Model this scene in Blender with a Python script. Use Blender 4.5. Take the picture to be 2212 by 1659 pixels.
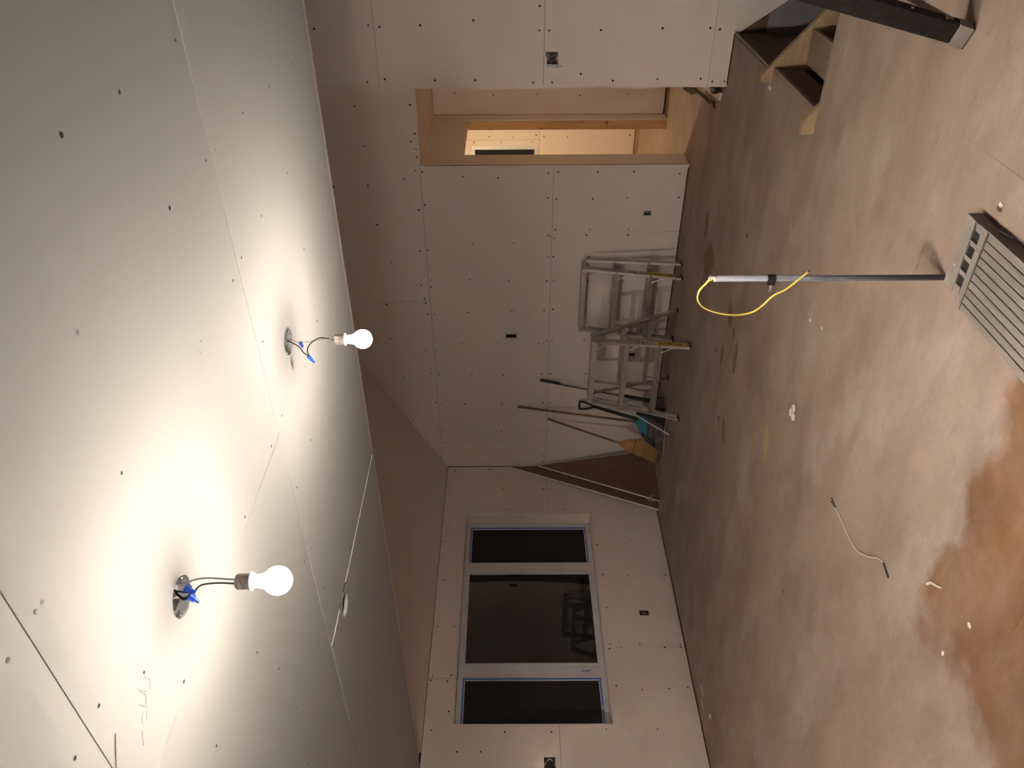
import bpy, bmesh, math, random
from mathutils import Vector, Matrix
random.seed(7)
for o in list(bpy.data.objects): bpy.data.objects.remove(o)
SC = bpy.context.scene
COL = SC.collection

# ------------------------------------------------------------------ camera (phone held sideways)
cam = bpy.data.cameras.new('camera')
cam.sensor_fit = 'HORIZONTAL'; cam.sensor_width = 36.0
cam.lens = 36.0 * 1665.35 / 2212.0
cam.clip_start = 0.02
co = bpy.data.objects.new('camera', cam); COL.objects.link(co)
RX = Vector((-0.0052426, -0.0018591, -0.9999845))
RY = Vector((-0.7985765, -0.60187, 0.0053057))
RZ = Vector((-0.6018705, 0.7985919, 0.0016707))
m = Matrix((RX, -RY, -RZ)).transposed().to_4x4()
m.translation = Vector((0, 0, 1.61025))
co.matrix_world = m
SC.camera = co

# ------------------------------------------------------------------ world, exposure
w = bpy.data.worlds.new('world'); SC.world = w; w.use_nodes = True
w.node_tree.nodes['Background'].inputs[0].default_value = (0.02, 0.03, 0.05, 1)
w.node_tree.nodes['Background'].inputs[1].default_value = 0.05
SC.view_settings.view_transform = 'Standard'; SC.view_settings.look = 'None'
SC.view_settings.gamma = 1.0; SC.view_settings.use_curve_mapping = False
SC.view_settings.exposure = 0.48
SC.cycles.max_bounces = 10; SC.cycles.diffuse_bounces = 7
SC.cycles.sample_clamp_indirect = 4.0
SC.cycles.use_denoising = True
BULB = 22.5        # emission strength of the two work bulbs
BULB_FAR = 90.0
BULB_COL = (1.0, 0.88, 0.75)

def lamp(loc, watts, col, r=0.035):      # unseen lamp added as fill, behind the photographer
    ld = bpy.data.lights.new('unseen_lamp', 'POINT'); ld.energy = watts; ld.color = col; ld.shadow_soft_size = r
    lo = bpy.data.objects.new('unseen_lamp', ld); COL.objects.link(lo); lo.location = loc
lamp((-1.5, -1.05, 2.14), 24, (1.0, 0.94, 0.89), 0.06)
sl = bpy.data.lights.new('shaded_work_lamp', 'SPOT'); sl.energy = 64; sl.color = (1.0, 0.88, 0.76); sl.shadow_soft_size = 0.06; sl.spot_size = math.radians(172); sl.spot_blend = 0.25
so = bpy.data.objects.new('shaded_work_lamp', sl); COL.objects.link(so); so.location = (-4.5, 1.0, 2.15)   # points straight down

# ------------------------------------------------------------------ helpers
def lin(r, g, b):
    f = lambda c: (c / 255 / 12.92) if c / 255 <= 0.04045 else ((c / 255 + 0.055) / 1.055) ** 2.4
    return (f(r), f(g), f(b), 1)

class NT:
    def __init__(s, mat):
        mat.use_nodes = True; s.t = mat.node_tree; s.b = s.t.nodes['Principled BSDF']
    def n(s, typ, **kw):
        x = s.t.nodes.new(typ)
        for k, v in kw.items():
            if k.startswith('i_'):
                x.inputs[k[2:].replace('_', ' ')].default_value = v
            else: setattr(x, k, v)
        return x
    def l(s, a, b): s.t.links.new(a, b)
    def math(s, op, a, b=None, clamp=False):
        x = s.n('ShaderNodeMath', operation=op); x.use_clamp = clamp
        for i, v in enumerate((a, b)):
            if v is None: continue
            if isinstance(v, (int, float)): x.inputs[i].default_value = v
            else: s.l(v, x.inputs[i])
        return x.outputs[0]
    def noise(s, vec, scale, detail=3, rough=0.55):
        x = s.n('ShaderNodeTexNoise'); x.inputs['Scale'].default_value = scale
        x.inputs['Detail'].default_value = detail; x.inputs['Roughness'].default_value = rough
        s.l(vec, x.inputs['Vector']); return x.outputs['Fac']
    def mapping(s, vec, scale=(1, 1, 1), loc=(0, 0, 0)):
        x = s.n('ShaderNodeMapping'); x.inputs['Scale'].default_value = scale; x.inputs['Location'].default_value = loc
        s.l(vec, x.inputs['Vector']); return x.outputs[0]
    def ramp(s, fac, a, b):
        x = s.n('ShaderNodeMapRange'); x.inputs['From Min'].default_value = a; x.inputs['From Max'].default_value = b
        x.interpolation_type = 'SMOOTHSTEP'; s.l(fac, x.inputs['Value']); return x.outputs[0]
    def mix(s, fac, a, b, mode='MIX'):
        x = s.n('ShaderNodeMix', data_type='RGBA', blend_type=mode)
        for sock, v in ((x.inputs[0], fac), (x.inputs[6], a), (x.inputs[7], b)):
            if isinstance(v, (int, float)): sock.default_value = v
            elif isinstance(v, tuple): sock.default_value = v if len(v) == 4 else v + (1,)
            else: s.l(v, sock)
        return x.outputs[2]

def simple(name, col, rough=0.6, metal=0.0, noise=0.0, nscale=20, spec=0.5, bump=0.0, stretch=(1, 1, 1)):
    mt = bpy.data.materials.new(name); k = NT(mt)
    c = col if len(col) == 4 else col + (1,)
    k.b.inputs['Roughness'].default_value = rough; k.b.inputs['Metallic'].default_value = metal
    k.b.inputs['Specular IOR Level'].default_value = spec
    g = k.n('ShaderNodeNewGeometry').outputs['Position']
    nz = k.noise(k.mapping(g, stretch), nscale, 4)
    if noise > 0:
        a = tuple(x * (1 - noise) for x in c[:3]) + (1,); b = tuple(min(1, x * (1 + noise)) for x in c[:3]) + (1,)
        k.l(k.mix(k.ramp(nz, 0.3, 0.7), a, b), k.b.inputs['Base Color'])
    else: k.b.inputs['Base Color'].default_value = c
    if bump > 0:
        bp = k.n('ShaderNodeBump'); bp.inputs['Strength'].default_value = bump; bp.inputs['Distance'].default_value = 0.002
        k.l(nz, bp.inputs['Height']); k.l(bp.outputs[0], k.b.inputs['Normal'])
    return mt

def new_obj(name, bm, mat=None, parent=None, smooth=False):
    me = bpy.data.meshes.new(name)
    bmesh.ops.recalc_face_normals(bm, faces=bm.faces[:])
    bm.to_mesh(me); bm.free()
    if smooth:
        for p in me.polygons: p.use_smooth = True
    o = bpy.data.objects.new(name, me); COL.objects.link(o)
    if mat: me.materials.append(mat)
    if parent: o.parent = parent; o.matrix_parent_inverse = parent.matrix_world.inverted()
    return o

def tag(o, label=None, cat=None, group=None, kind=None):
    if label: o['label'] = label
    if cat: o['category'] = cat
    if group: o['group'] = group
    if kind: o['kind'] = kind
    return o

def empty(name, loc, label=None, cat=None, group=None, kind=None):
    o = bpy.data.objects.new(name, None); COL.objects.link(o)
    o.empty_display_size = 0.1; o.location = loc
    o.matrix_world = Matrix.Translation(Vector(loc))
    return tag(o, label, cat, group, kind)

def hexa(bm, P0, P1, u, v):
    P0, P1, u, v = Vector(P0), Vector(P1), Vector(u), Vector(v)
    vs = [bm.verts.new(P + su * u + sv * v) for P in (P0, P1) for su, sv in ((-1, -1), (1, -1), (1, 1), (-1, 1))]
    for f in ((0, 1, 2, 3), (4, 5, 6, 7), (0, 1, 5, 4), (1, 2, 6, 5), (2, 3, 7, 6), (3, 0, 4, 7)):
        bm.faces.new([vs[i] for i in f])
    return bm

def box(bm, x0, x1, y0, y1, z0, z1):
    return hexa(bm, ((x0 + x1) / 2, (y0 + y1) / 2, z0), ((x0 + x1) / 2, (y0 + y1) / 2, z1), ((x1 - x0) / 2, 0, 0), (0, (y1 - y0) / 2, 0))

def boxo(name, dims, mat, parent=None):
    bm = bmesh.new(); box(bm, *dims); return new_obj(name, bm, mat, parent)

def prism(bm, pts, off):
    """pts: polygon of 3D points, off: extrusion vector"""
    off = Vector(off)
    a = [bm.verts.new(Vector(p)) for p in pts]; b = [bm.verts.new(Vector(p) + off) for p in pts]
    bm.faces.new(a); bm.faces.new(b[::-1])
    n = len(a)
    for i in range(n): bm.faces.new([a[i], a[(i + 1) % n], b[(i + 1) % n], b[i]])
    return bm

def smoothpath(pts, n=6):
    pts = [Vector(p) for p in pts]
    if len(pts) < 3: return pts
    P = [2 * pts[0] - pts[1]] + pts + [2 * pts[-1] - pts[-2]]; out = []
    for i in range(1, len(P) - 2):
        for j in range(n):
            t = j / n; a, b, c, d = P[i - 1], P[i], P[i + 1], P[i + 2]
            out.append(0.5 * ((2 * b) + (-a + c) * t + (2 * a - 5 * b + 4 * c - d) * t * t + (-a + 3 * b - 3 * c + d) * t ** 3))
    out.append(pts[-1]); return out

def tube(bm, pts, r, seg=8, flat=1.0, r1=None):
    pts = [Vector(p) for p in pts]; rings = []
    d0 = (pts[1] - pts[0]).normalized()
    up = Vector((0, 0, 1)) if abs(d0.z) < 0.9 else Vector((1, 0, 0))
    for i, p in enumerate(pts):
        d = (pts[min(i + 1, len(pts) - 1)] - pts[max(i - 1, 0)]).normalized()
        s = d.cross(up)
        if s.length < 1e-5: s = d.cross(Vector((0, 1, 0)))
        s.normalize(); t = s.cross(d).normalized(); up = t
        rr = r if r1 is None else r + (r1 - r) * i / (len(pts) - 1)
        rings.append([bm.verts.new(p + rr * (math.cos(2 * math.pi * k / seg) * s + flat * math.sin(2 * math.pi * k / seg) * t)) for k in range(seg)])
    for a, b in zip(rings, rings[1:]):
        for k in range(seg): bm.faces.new([a[k], a[(k + 1) % seg], b[(k + 1) % seg], b[k]])
    bm.faces.new(rings[0]); bm.faces.new(rings[-1][::-1])
    return bm

def lathe(bm, origin, axis, prof, seg=24):
    """prof: list of (distance along axis, radius)"""
    axis = Vector(axis).normalized(); o = Vector(origin)
    s = axis.cross(Vector((0, 1, 0)) if abs(axis.y) < 0.9 else Vector((1, 0, 0))).normalized(); t = axis.cross(s)
    rings = []
    for d, r in prof:
        rings.append([bm.verts.new(o + axis * d + max(r, 1e-4) * (math.cos(2 * math.pi * k / seg) * s + math.sin(2 * math.pi * k / seg) * t)) for k in range(seg)])
    for a, b in zip(rings, rings[1:]):
        for k in range(seg): bm.faces.new([a[k], a[(k + 1) % seg], b[(k + 1) % seg], b[k]])
    bm.faces.new(rings[0]); bm.faces.new(rings[-1][::-1])
    return bm

def text_mesh(name, body, size, origin, xdir, ydir, mat, parent, shear=0.0, off=0.0006, bold=0.0):
    cu = bpy.data.curves.new('t', 'FONT'); cu.body = body; cu.size = size; cu.shear = shear; cu.offset = bold
    cu.align_x = 'CENTER'; cu.align_y = 'CENTER'; cu.extrude = 0.0002
    to = bpy.data.objects.new('t', cu); COL.objects.link(to)
    dg = bpy.context.evaluated_depsgraph_get()
    me = bpy.data.meshes.new_from_object(to.evaluated_get(dg)); me.name = name
    bpy.data.objects.remove(to)
    xd, yd = Vector(xdir).normalized(), Vector(ydir).normalized(); zd = xd.cross(yd)
    mm = Matrix((xd, yd, zd)).transposed().to_4x4(); mm.translation = Vector(origin) + zd * off
    me.transform(mm); me.materials.clear(); me.materials.append(mat)
    o = bpy.data.objects.new(name, me); COL.objects.link(o)
    if parent: o.parent = parent; o.matrix_parent_inverse = parent.matrix_world.inverted()
    return o

# panel built on a grid: u,v outline, rectangular holes, round holes, tapered long edges
def panel_bm(bm, mp, u0, u1, v0, v1, th, holes=(), rounds=(), taper=0.0, prof=None, nu=1):
    us = {u0, u1}; vs = {v0, v1}
    if taper: vs |= {v0 + 0.05, v1 - 0.05}
    for i in range(1, nu): us.add(u0 + (u1 - u0) * i / nu)
    sq = [(c[0] - c[2] * 1.3, c[0] + c[2] * 1.3, c[1] - c[2] * 1.3, c[1] + c[2] * 1.3) for c in rounds]
    allh = list(holes) + sq
    for h in allh:
        for x in h[:2]:
            if u0 < x < u1: us.add(x)
        for x in h[2:]:
            if v0 < x < v1: vs.add(x)
    us = sorted(us); vs = sorted(vs)
    # merge near-equal lines
    def clean(l):
        out = [l[0]]
        for x in l[1:]:
            if x - out[-1] > 1e-4: out.append(x)
        return out
    us = clean(us); vs = clean(vs)
    def dep(u, v):
        d = 0.0
        if taper and (abs(v - v0) < 1e-4 or abs(v - v1) < 1e-4): d += taper
        if prof: d += prof(u, v)
        return d
    solid = lambda i, j: 0 <= i < len(us) - 1 and 0 <= j < len(vs) - 1 and not any(
        h[0] - 1e-5 < (us[i] + us[i + 1]) / 2 < h[1] + 1e-5 and h[2] - 1e-5 < (vs[j] + vs[j + 1]) / 2 < h[3] + 1e-5 for h in allh)
    cache = {}
    def V(i, j, back):
        k = (i, j, back)
        if k not in cache:
            u, v = us[i], vs[j]
            cache[k] = bm.verts.new(mp(u, v, th if back else dep(u, v)))
        return cache[k]
    for i in range(len(us) - 1):
        for j in range(len(vs) - 1):
            if not solid(i, j): continue
            bm.faces.new([V(i, j, 0), V(i + 1, j, 0), V(i + 1, j + 1, 0), V(i, j + 1, 0)])
            bm.faces.new([V(i, j, 1), V(i, j + 1, 1), V(i + 1, j + 1, 1), V(i + 1, j, 1)])
            for di, dj, a, b in ((-1, 0, (i, j), (i, j + 1)), (1, 0, (i + 1, j), (i + 1, j + 1)), (0, -1, (i, j), (i + 1, j)), (0, 1, (i, j + 1), (i + 1, j + 1))):
                if not solid(i + di, j + dj):
                    try: bm.faces.new([V(*a, 0), V(*b, 0), V(*b, 1), V(*a, 1)])
                    except ValueError: pass
    for cu_, cv_, r in rounds:
        n = 32; R = r * 1.3
        outer, inner, innb = [], [], []
        for k in range(n):
            a = 2 * math.pi * (k + 0.0) / n; c, s = math.cos(a), math.sin(a); f = R / max(abs(c), abs(s))
            outer.append(bm.verts.new(mp(cu_ + c * f, cv_ + s * f, dep(cu_ + c * f, cv_ + s * f))))
            jr = r * (1 + 0.015 * math.sin(7 * a + cu_ * 9) + 0.01 * math.sin(13 * a))
            inner.append(bm.verts.new(mp(cu_ + c * jr, cv_ + s * jr, dep(cu_ + c * jr, cv_ + s * jr)))); innb.append(bm.verts.new(mp(cu_ + c * jr, cv_ + s * jr, th)))
        for k in range(n):
            q = (k + 1) % n
            bm.faces.new([outer[k], outer[q], inner[q], inner[k]]); bm.faces.new([inner[k], inner[q], innb[q], innb[k]])
    return bm

# plane mappings: (u, v, depth into the wall) -> xyz
def P_back(Y): return lambda u, v, d: (u, Y + d, v)
def P_left(X): return lambda u, v, d: (X - d, u, v)
def P_ceil(Z): return lambda u, v, d: (u, v, Z + d)
def P_floor(Z): return lambda u, v, d: (u, v, Z - d)

# ------------------------------------------------------------------ materials
def drywall_mat(name, A, B, Cc):
    mt = bpy.data.materials.new(name); k = NT(mt)
    g = k.n('ShaderNodeNewGeometry').outputs['Position']
    rnd = k.n('ShaderNodeObjectInfo').outputs['Random']
    base = k.mix(rnd, A, B)
    big = k.ramp(k.noise(g, 0.9, 2), 0.35, 0.7)
    base = k.mix(k.math('MULTIPLY', big, 0.35), base, Cc)
    scuff = k.ramp(k.noise(k.mapping(g, (1, 1, 1), (3, 1, 7)), 5.0, 5, 0.7), 0.66, 0.80)
    base = k.mix(k.math('MULTIPLY', scuff, 0.22), base, (0.50, 0.45, 0.41, 1))
    fine = k.ramp(k.noise(g, 90, 2), 0.3, 0.7)
    base = k.mix(k.math('MULTIPLY', fine, 0.05), base, (0.42, 0.40, 0.38, 1))
    k.l(base, k.b.inputs['Base Color'])
    k.b.inputs['Roughness'].default_value = 0.82; k.b.inputs['Specular IOR Level'].default_value = 0.25
    return mt
DRY = drywall_mat('drywall_paper', (0.775, 0.68, 0.61, 1), (0.81, 0.715, 0.645, 1), (0.73, 0.665, 0.625, 1))
CEIL = drywall_mat('ceiling_board_paper', (0.465, 0.462, 0.452, 1), (0.49, 0.486, 0.474, 1), (0.46, 0.452, 0.45, 1))   # greyer, and darkened to balance the bulb light on the ceiling
GYP = simple('gypsum_edge', (0.80, 0.78, 0.74), 0.9, noise=0.06, nscale=60)
DARKFRAME = simple('wall_cavity', (0.05, 0.035, 0.025), 0.9, noise=0.3, nscale=4)
STRAP = simple('wood_strapping', (0.42, 0.28, 0.16), 0.8, noise=0.25, nscale=6, stretch=(1, 6, 6))
SCREW = simple('screw_head', (0.02, 0.016, 0.014), 0.55, 0.3)
BROWNPAPER = simple('drywall_back_paper', (0.14, 0.076, 0.046), 0.9, noise=0.12, nscale=8)
PVC = simple('white_vinyl', (0.66, 0.66, 0.68), 0.38, noise=0.03, nscale=5)
BLUEFILM = simple('blue_film', (0.10, 0.20, 0.62), 0.45, noise=0.1)
ALU = simple('aluminium', (0.60, 0.56, 0.52), 0.30, 0.96, noise=0.10, nscale=14)
BRIGHT = simple('bright_bar', (.75, .72, .68), .35, .6)
ALUDULL = simple('dull_aluminium', (0.385, 0.345, 0.315), 0.5, 0.55, noise=0.05, nscale=12)
GALV = simple('galvanised_steel', (0.45, 0.46, 0.48), 0.32, 0.9, noise=0.2, nscale=50)
BLACKP = simple('black_plastic', (0.014, 0.012, 0.012), 0.5, noise=0.1)
RUBBER = simple('rubber', (0.02, 0.018, 0.016), 0.8, noise=0.1)
FIBER = simple('dark_fibreglass', (0.013, 0.011, 0.0115), 0.7, noise=0.35, nscale=60, spec=0.2)
BOOT = simple('grey_plastic', (0.30, 0.26, 0.23), 0.65, noise=0.05)
PIPE = simple('grey_conduit', (0.28, 0.29, 0.345), 0.5, noise=0.12, nscale=12)
YELLOW = simple('yellow_cable', (0.80, 0.66, 0.12), 0.42, noise=0.06, nscale=8)
YLABEL = simple('yellow_label', (0.55, 0.42, 0.03), 0.5, noise=0.04)
WHITEP = simple('white_plastic', (0.72, 0.68, 0.63), 0.5, noise=0.03)
GREYP = simple('grey_socket', (0.40, 0.34, 0.31), 0.6, noise=0.15, nscale=120)
BLUENUT = simple('blue_wire_nut', (0.02, 0.10, 0.62), 0.35, noise=0.05)
WIREB = simple('black_wire', (0.02, 0.018, 0.016), 0.5)
WIREW = simple('white_wire', (0.50, 0.46, 0.42), 0.5)
RED = simple('red_print', (0.45, 0.10, 0.09), 0.6)
INK = simple('black_print', (0.012, 0.012, 0.012), 0.6)
PENCIL = simple('pencil_mark', (0.50, 0.47, 0.44), 0.8)
TEAL = simple('teal_plastic', (0.012, 0.17, 0.22), 0.5, noise=0.12, nscale=12)
SCOOP = simple('worn_grey_plastic', (0.075, 0.065, 0.07), 0.6, noise=0.5, nscale=22)
HANDLE = simple('handle_wood', (0.22, 0.14, 0.085), 0.6, noise=0.2, nscale=16, stretch=(4, 4, 1))
STRAW = simple('broom_straw', (0.27, 0.17, 0.075), 0.9, noise=0.4, nscale=60, stretch=(6, 6, 1), bump=0.6)
AMBER = simple('broom_collar', (0.50, 0.25, 0.08), 0.7, noise=0.1)
STITCH = simple('broom_stitch', (0.48, 0.34, 0.10), 0.8)
PLASTER = simple('plaster_crumb', (0.68, 0.62, 0.56), 0.9, noise=0.1)
BLACKSCREEN = simple('insect_screen', (0.010, 0.009, 0.009), 0.9)  # window screens, and the shade sheets under the plank

def wood(name, c0, c1, scale=3.0, stretch=(1, 1, 1), knots=False, rough=0.65):
    mt = bpy.data.materials.new(name); k = NT(mt)
    g = k.n('ShaderNodeNewGeometry').outputs['Position']
    p = k.mapping(g, stretch)
    a = k.ramp(k.noise(p, scale, 5, 0.6), 0.3, 0.72)
    base = k.mix(a, c0, c1)
    fine = k.ramp(k.noise(p, scale * 9, 3), 0.45, 0.7)
    base = k.mix(k.math('MULTIPLY', fine, 0.3), base, tuple(x * 0.7 for x in c0[:3]) + (1,))
    if knots:
        kn = k.ramp(k.noise(k.mapping(g, (1, 1, 1), (5, 2, 1)), 9, 1), 0.70, 0.78)
        base = k.mix(k.math('MULTIPLY', kn, 0.75), base, (0.12, 0.055, 0.02, 1))
    k.l(base, k.b.inputs['Base Color']); k.b.inputs['Roughness'].default_value = rough
    return mt
STUD = wood('pine_stud', (0.55, 0.33, 0.15), (0.68, 0.43, 0.21), 3, (6, 6, 0.8), True)
STRINGER = wood('spruce_plank', (0.33, 0.23, 0.12), (0.46, 0.33, 0.19), 3, (0.8, 8, 5))
DARKPLY = wood('dark_plywood', (0.085, 0.042, 0.024), (0.15, 0.078, 0.046), 3, (6, 1, 4), True)
TREADW = wood('tread_wood', (0.26, 0.19, 0.14), (0.34, 0.26, 0.20), 3, (5, 1, 4))

def floor_mat():
    mt = bpy.data.materials.new('dusty_plywood'); k = NT(mt)
    g = k.n('ShaderNodeNewGeometry').outputs['Position']
    sep = k.n('ShaderNodeSeparateXYZ'); k.l(g, sep.inputs[0]); X, Y = sep.outputs[0], sep.outputs[1]
    pg = k.mapping(g, (1.0, 3.6, 1))            # grain runs along X
    pl = k.mapping(g, (0.6, 1.4, 1), (4, 3, 0))
    pm = k.mapping(g, (1.0, 1.9, 1), (2, 6, 0))
    n1 = k.ramp(k.noise(pm, 1.7, 5, 0.6), 0.30, 0.72)
    base = k.mix(n1, (0.25, 0.187, 0.150, 1), (0.355, 0.274, 0.228, 1))
    n2 = k.ramp(k.noise(pl, 1.6, 5, 0.6), 0.42, 0.66)
    base = k.mix(k.math('MULTIPLY', n2, 0.55), base, (0.345, 0.280, 0.212, 1))
    n3 = k.ramp(k.noise(k.mapping(g, (1, 1.5, 1), (9, 1, 0)), 1.4, 5, 0.62), 0.48, 0.70)
    base = k.mix(k.math('MULTIPLY', n3, 0.6), base, (0.43, 0.37, 0.33, 1))     # drywall dust, greyer
    n6 = k.ramp(k.noise(k.mapping(g, (1.0, 1.6, 1), (3, 11, 0)), 2.3, 4, 0.6), 0.54, 0.72)
    base = k.mix(k.math('MULTIPLY', n6, 0.40), base, (0.40, 0.262, 0.200, 1))   # rubbed, warmer wood
    n4 = k.ramp(k.noise(k.mapping(g, (1.5, 3.4, 1), (1, 8, 0)), 7, 5, 0.68), 0.56, 0.76)
    base = k.mix(k.math('MULTIPLY', n4, 0.6), base, (0.235, 0.165, 0.125, 1))  # smudges
    n5 = k.ramp(k.noise(k.mapping(g, (3.0, 6, 1), (2, 2, 0)), 13, 4, 0.65), 0.66, 0.80)
    base = k.mix(k.math('MULTIPLY', n5, 0.7), base, (0.15, 0.095, 0.062, 1))
    n7 = k.ramp(k.noise(k.mapping(g, (2.0, 3, 1), (5, 9, 0)), 18, 3, 0.6), 0.68, 0.80)
    base = k.mix(k.math('MULTIPLY', n7, 0.35), base, (0.58, 0.52, 0.46, 1))     # light flecks
    n8 = k.ramp(k.noise(pg, 22, 3, 0.7), 0.25, 0.75)
    base = k.mix(k.math('MULTIPLY', n8, 0.25), base, (0.23, 0.16, 0.12, 1))
    wob = k.noise(k.mapping(g, (1, 2.6, 1)), 7, 4, 0.6)
    wob2 = k.noise(k.mapping(g, (1, 1, 1), (7, 7, 7)), 3.0, 4, 0.6)
    def stain(cx, cy, rx, ry, ang=0.0, soft=0.35, wb=1.3):
        c, s = math.cos(ang), math.sin(ang)
        dx = k.math('SUBTRACT', X, cx); dy = k.math('SUBTRACT', Y, cy)
        u = k.math('DIVIDE', k.math('ADD', k.math('MULTIPLY', dx, c), k.math('MULTIPLY', dy, s)), rx)
        v = k.math('DIVIDE', k.math('SUBTRACT', k.math('MULTIPLY', dy, c), k.math('MULTIPLY', dx, s)), ry)
        r = k.math('SQRT', k.math('ADD', k.math('MULTIPLY', u, u), k.math('MULTIPLY', v, v)))
        r = k.math('ADD', r, k.math('MULTIPLY', k.math('SUBTRACT', wob, 0.5), wb))
        return k.math('SUBTRACT', 1.0, k.ramp(r, 1.0 - soft, 1.0), clamp=True)
    D = (0.17, 0.095, 0.055, 1)
    # bare orange-brown plywood in the near corner, with a straight masked edge
    e1 = k.ramp(k.math('SUBTRACT', k.math('ADD', 1.95, k.math('MULTIPLY', k.math('SUBTRACT', wob2, 0.5), 0.35)), Y), -0.03, 0.05)
    e2 = k.ramp(k.math('SUBTRACT', X, k.math('ADD', -2.62, k.math('MULTIPLY', k.math('SUBTRACT', wob2, 0.5), 0.7))), -0.05, 0.14)
    pn = k.ramp(k.noise(k.mapping(g, (1, 1.5, 1), (3, 5, 0)), 3.2, 5, 0.6), 0.30, 0.66)
    patch = k.math('MULTIPLY', k.math('MULTIPLY', e1, e2), k.math('ADD', 0.70, k.math('MULTIPLY', pn, 0.28)))
    oc = k.mix(n1, (0.145, 0.072, 0.033, 1), (0.21, 0.110, 0.055, 1))
    base = k.mix(patch, base, oc)
    for a in [(-3.03, 5.66, 0.20, 0.19, -0.1), (-2.80, 5.90, 0.13, 0.07, 0.3), (-3.04, 4.87, 0.11, 0.075, 0.6), (-3.42, 4.885, 0.12, 0.05, 0.1),
              (-3.22, 4.575, 0.16, 0.05, 0.15), (-3.855, 4.505, 0.11, 0.05, 0.5), (-3.30, 5.75, 0.12, 0.04, 0.1), (-3.10, 4.72, 0.05, 0.05, 0.3)]:
        base = k.mix(k.math('MULTIPLY', stain(*a), 0.85), base, D)
    base = k.mix(k.math('MULTIPLY', stain(-3.06, 5.50, 0.09, 0.06, 0.3), 0.7), base, (0.42, 0.26, 0.08, 1))
    base = k.mix(k.math('MULTIPLY', stain(-3.26, 3.70, 0.14, 0.09, 0.4, 0.6), 0.6), base, (0.50, 0.36, 0.13, 1))
    for a in [(-2.382, 4.84, 0.020, 0.030), (-3.868, 4.671, 0.025, 0.030), (-3.48, 5.054, 0.022, 0.025), (-3.78, 2.936, 0.012, 0.02), (-1.08, 2.38, 0.012, 0.02)]:
        base = k.mix(k.math('MULTIPLY', stain(*a, 0.0, 0.5, 0.6), 0.9), base, (0.07, 0.035, 0.02, 1))
    k.l(base, k.b.inputs['Base Color'])
    k.b.inputs['Roughness'].default_value = 0.68; k.b.inputs['Specular IOR Level'].default_value = 0.3
    bp = k.n('ShaderNodeBump'); bp.inputs['Strength'].default_value = 0.25; bp.inputs['Distance'].default_value = 0.001
    k.l(k.noise(pg, 30, 3), bp.inputs['Height']); k.l(bp.outputs[0], k.b.inputs['Normal'])
    return mt
FLOOR = floor_mat()

def glass_mat():
    mt = bpy.data.materials.new('window_glass'); k = NT(mt)
    tr = k.n('ShaderNodeBsdfTransparent'); tr.inputs[0].default_value = (0.85, 0.87, 0.85, 1)
    gl = k.n('ShaderNodeBsdfGlossy'); gl.inputs['Roughness'].default_value = 0.01
    fr = k.n('ShaderNodeFresnel'); fr.inputs[0].default_value = 1.6
    mx = k.n('ShaderNodeMixShader'); out = k.t.nodes['Material Output']
    k.l(fr.outputs[0], mx.inputs[0]); k.l(tr.outputs[0], mx.inputs[1]); k.l(gl.outputs[0], mx.inputs[2]); k.l(mx.outputs[0], out.inputs[0])
    return mt
GLASS = glass_mat()

def emis(name, col, st):
    mt = bpy.data.materials.new(name); k = NT(mt)
    k.b.inputs['Base Color'].default_value = (0.9, 0.9, 0.88, 1)
    k.b.inputs['Emission Color'].default_value = col + (1,); k.b.inputs['Emission Strength'].default_value = st
    return mt
def led(name, col, st, up=0.16):
    # LED lamp: the driver in the neck shades the top of the dome, so it shines mostly downwards
    mt = emis(name, col, st); k = NT(mt)
    sp = k.n('ShaderNodeSeparateXYZ'); k.l(k.n('ShaderNodeNewGeometry').outputs['Normal'], sp.inputs[0])
    f = k.ramp(k.math('MULTIPLY', sp.outputs[2], -1.0), -0.12, 0.50)
    k.l(k.math('MULTIPLY', k.math('ADD', k.math('MULTIPLY', f, 1 - up), up), st), k.b.inputs['Emission Strength'])
    return mt
GLOW = led('glowing_bulb', BULB_COL, BULB * 102, 0.06)
NECK = emis('glowing_bulb_neck', BULB_COL, BULB * 0.10)
GLOWF = emis('glowing_far_bulb', (1.0, 0.74, 0.44), BULB_FAR * 16)

# ------------------------------------------------------------------ geometry constants
XL = -6.34; YB = 6.775; YN = 5.923; ZC = 2.398; YE = 3.192; XN = -1.70; XR = 4.2; YK = -3.2
TP = 0.0016
def dry(parent, mp, u0, u1, v0, v1, **kw):
    bm = bmesh.new(); panel_bm(bm, mp, u0, u1, v0, v1, 0.0127, taper=kw.pop('taper', TP), **kw)
    return new_obj('drywall_panel', bm, CEIL if parent.name == 'ceiling' else DRY, parent)
def slab(name, mp, u0, u1, v0, v1, th, holes=(), rounds=(), mat=DARKFRAME, off=0.0135, parent=None):
    bm = bmesh.new(); m2 = lambda u, v, d: mp(u, v, d + off)
    panel_bm(bm, m2, u0, u1, v0, v1, th, holes=holes, rounds=())
    o = new_obj(name, bm, mat, parent); 
    if not parent: o['kind'] = 'structure'
    return o
def screws(parent, mp, pts, r=0.0078):
    bm = bmesh.new()
    for (u, v) in pts:
        rr = r * random.uniform(0.8, 1.2); n = 8
        a = [bm.verts.new(mp(u + rr * math.cos(2 * math.pi * i / n), v + rr * math.sin(2 * math.pi * i / n), -0.0006)) for i in range(n)]
        c = bm.verts.new(mp(u, v, -0.0003))
        for i in range(n): bm.faces.new([a[i], a[(i + 1) % n], c])
    return tag(new_obj('screw_heads', bm, SCREW, parent), kind='stuff')

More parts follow.
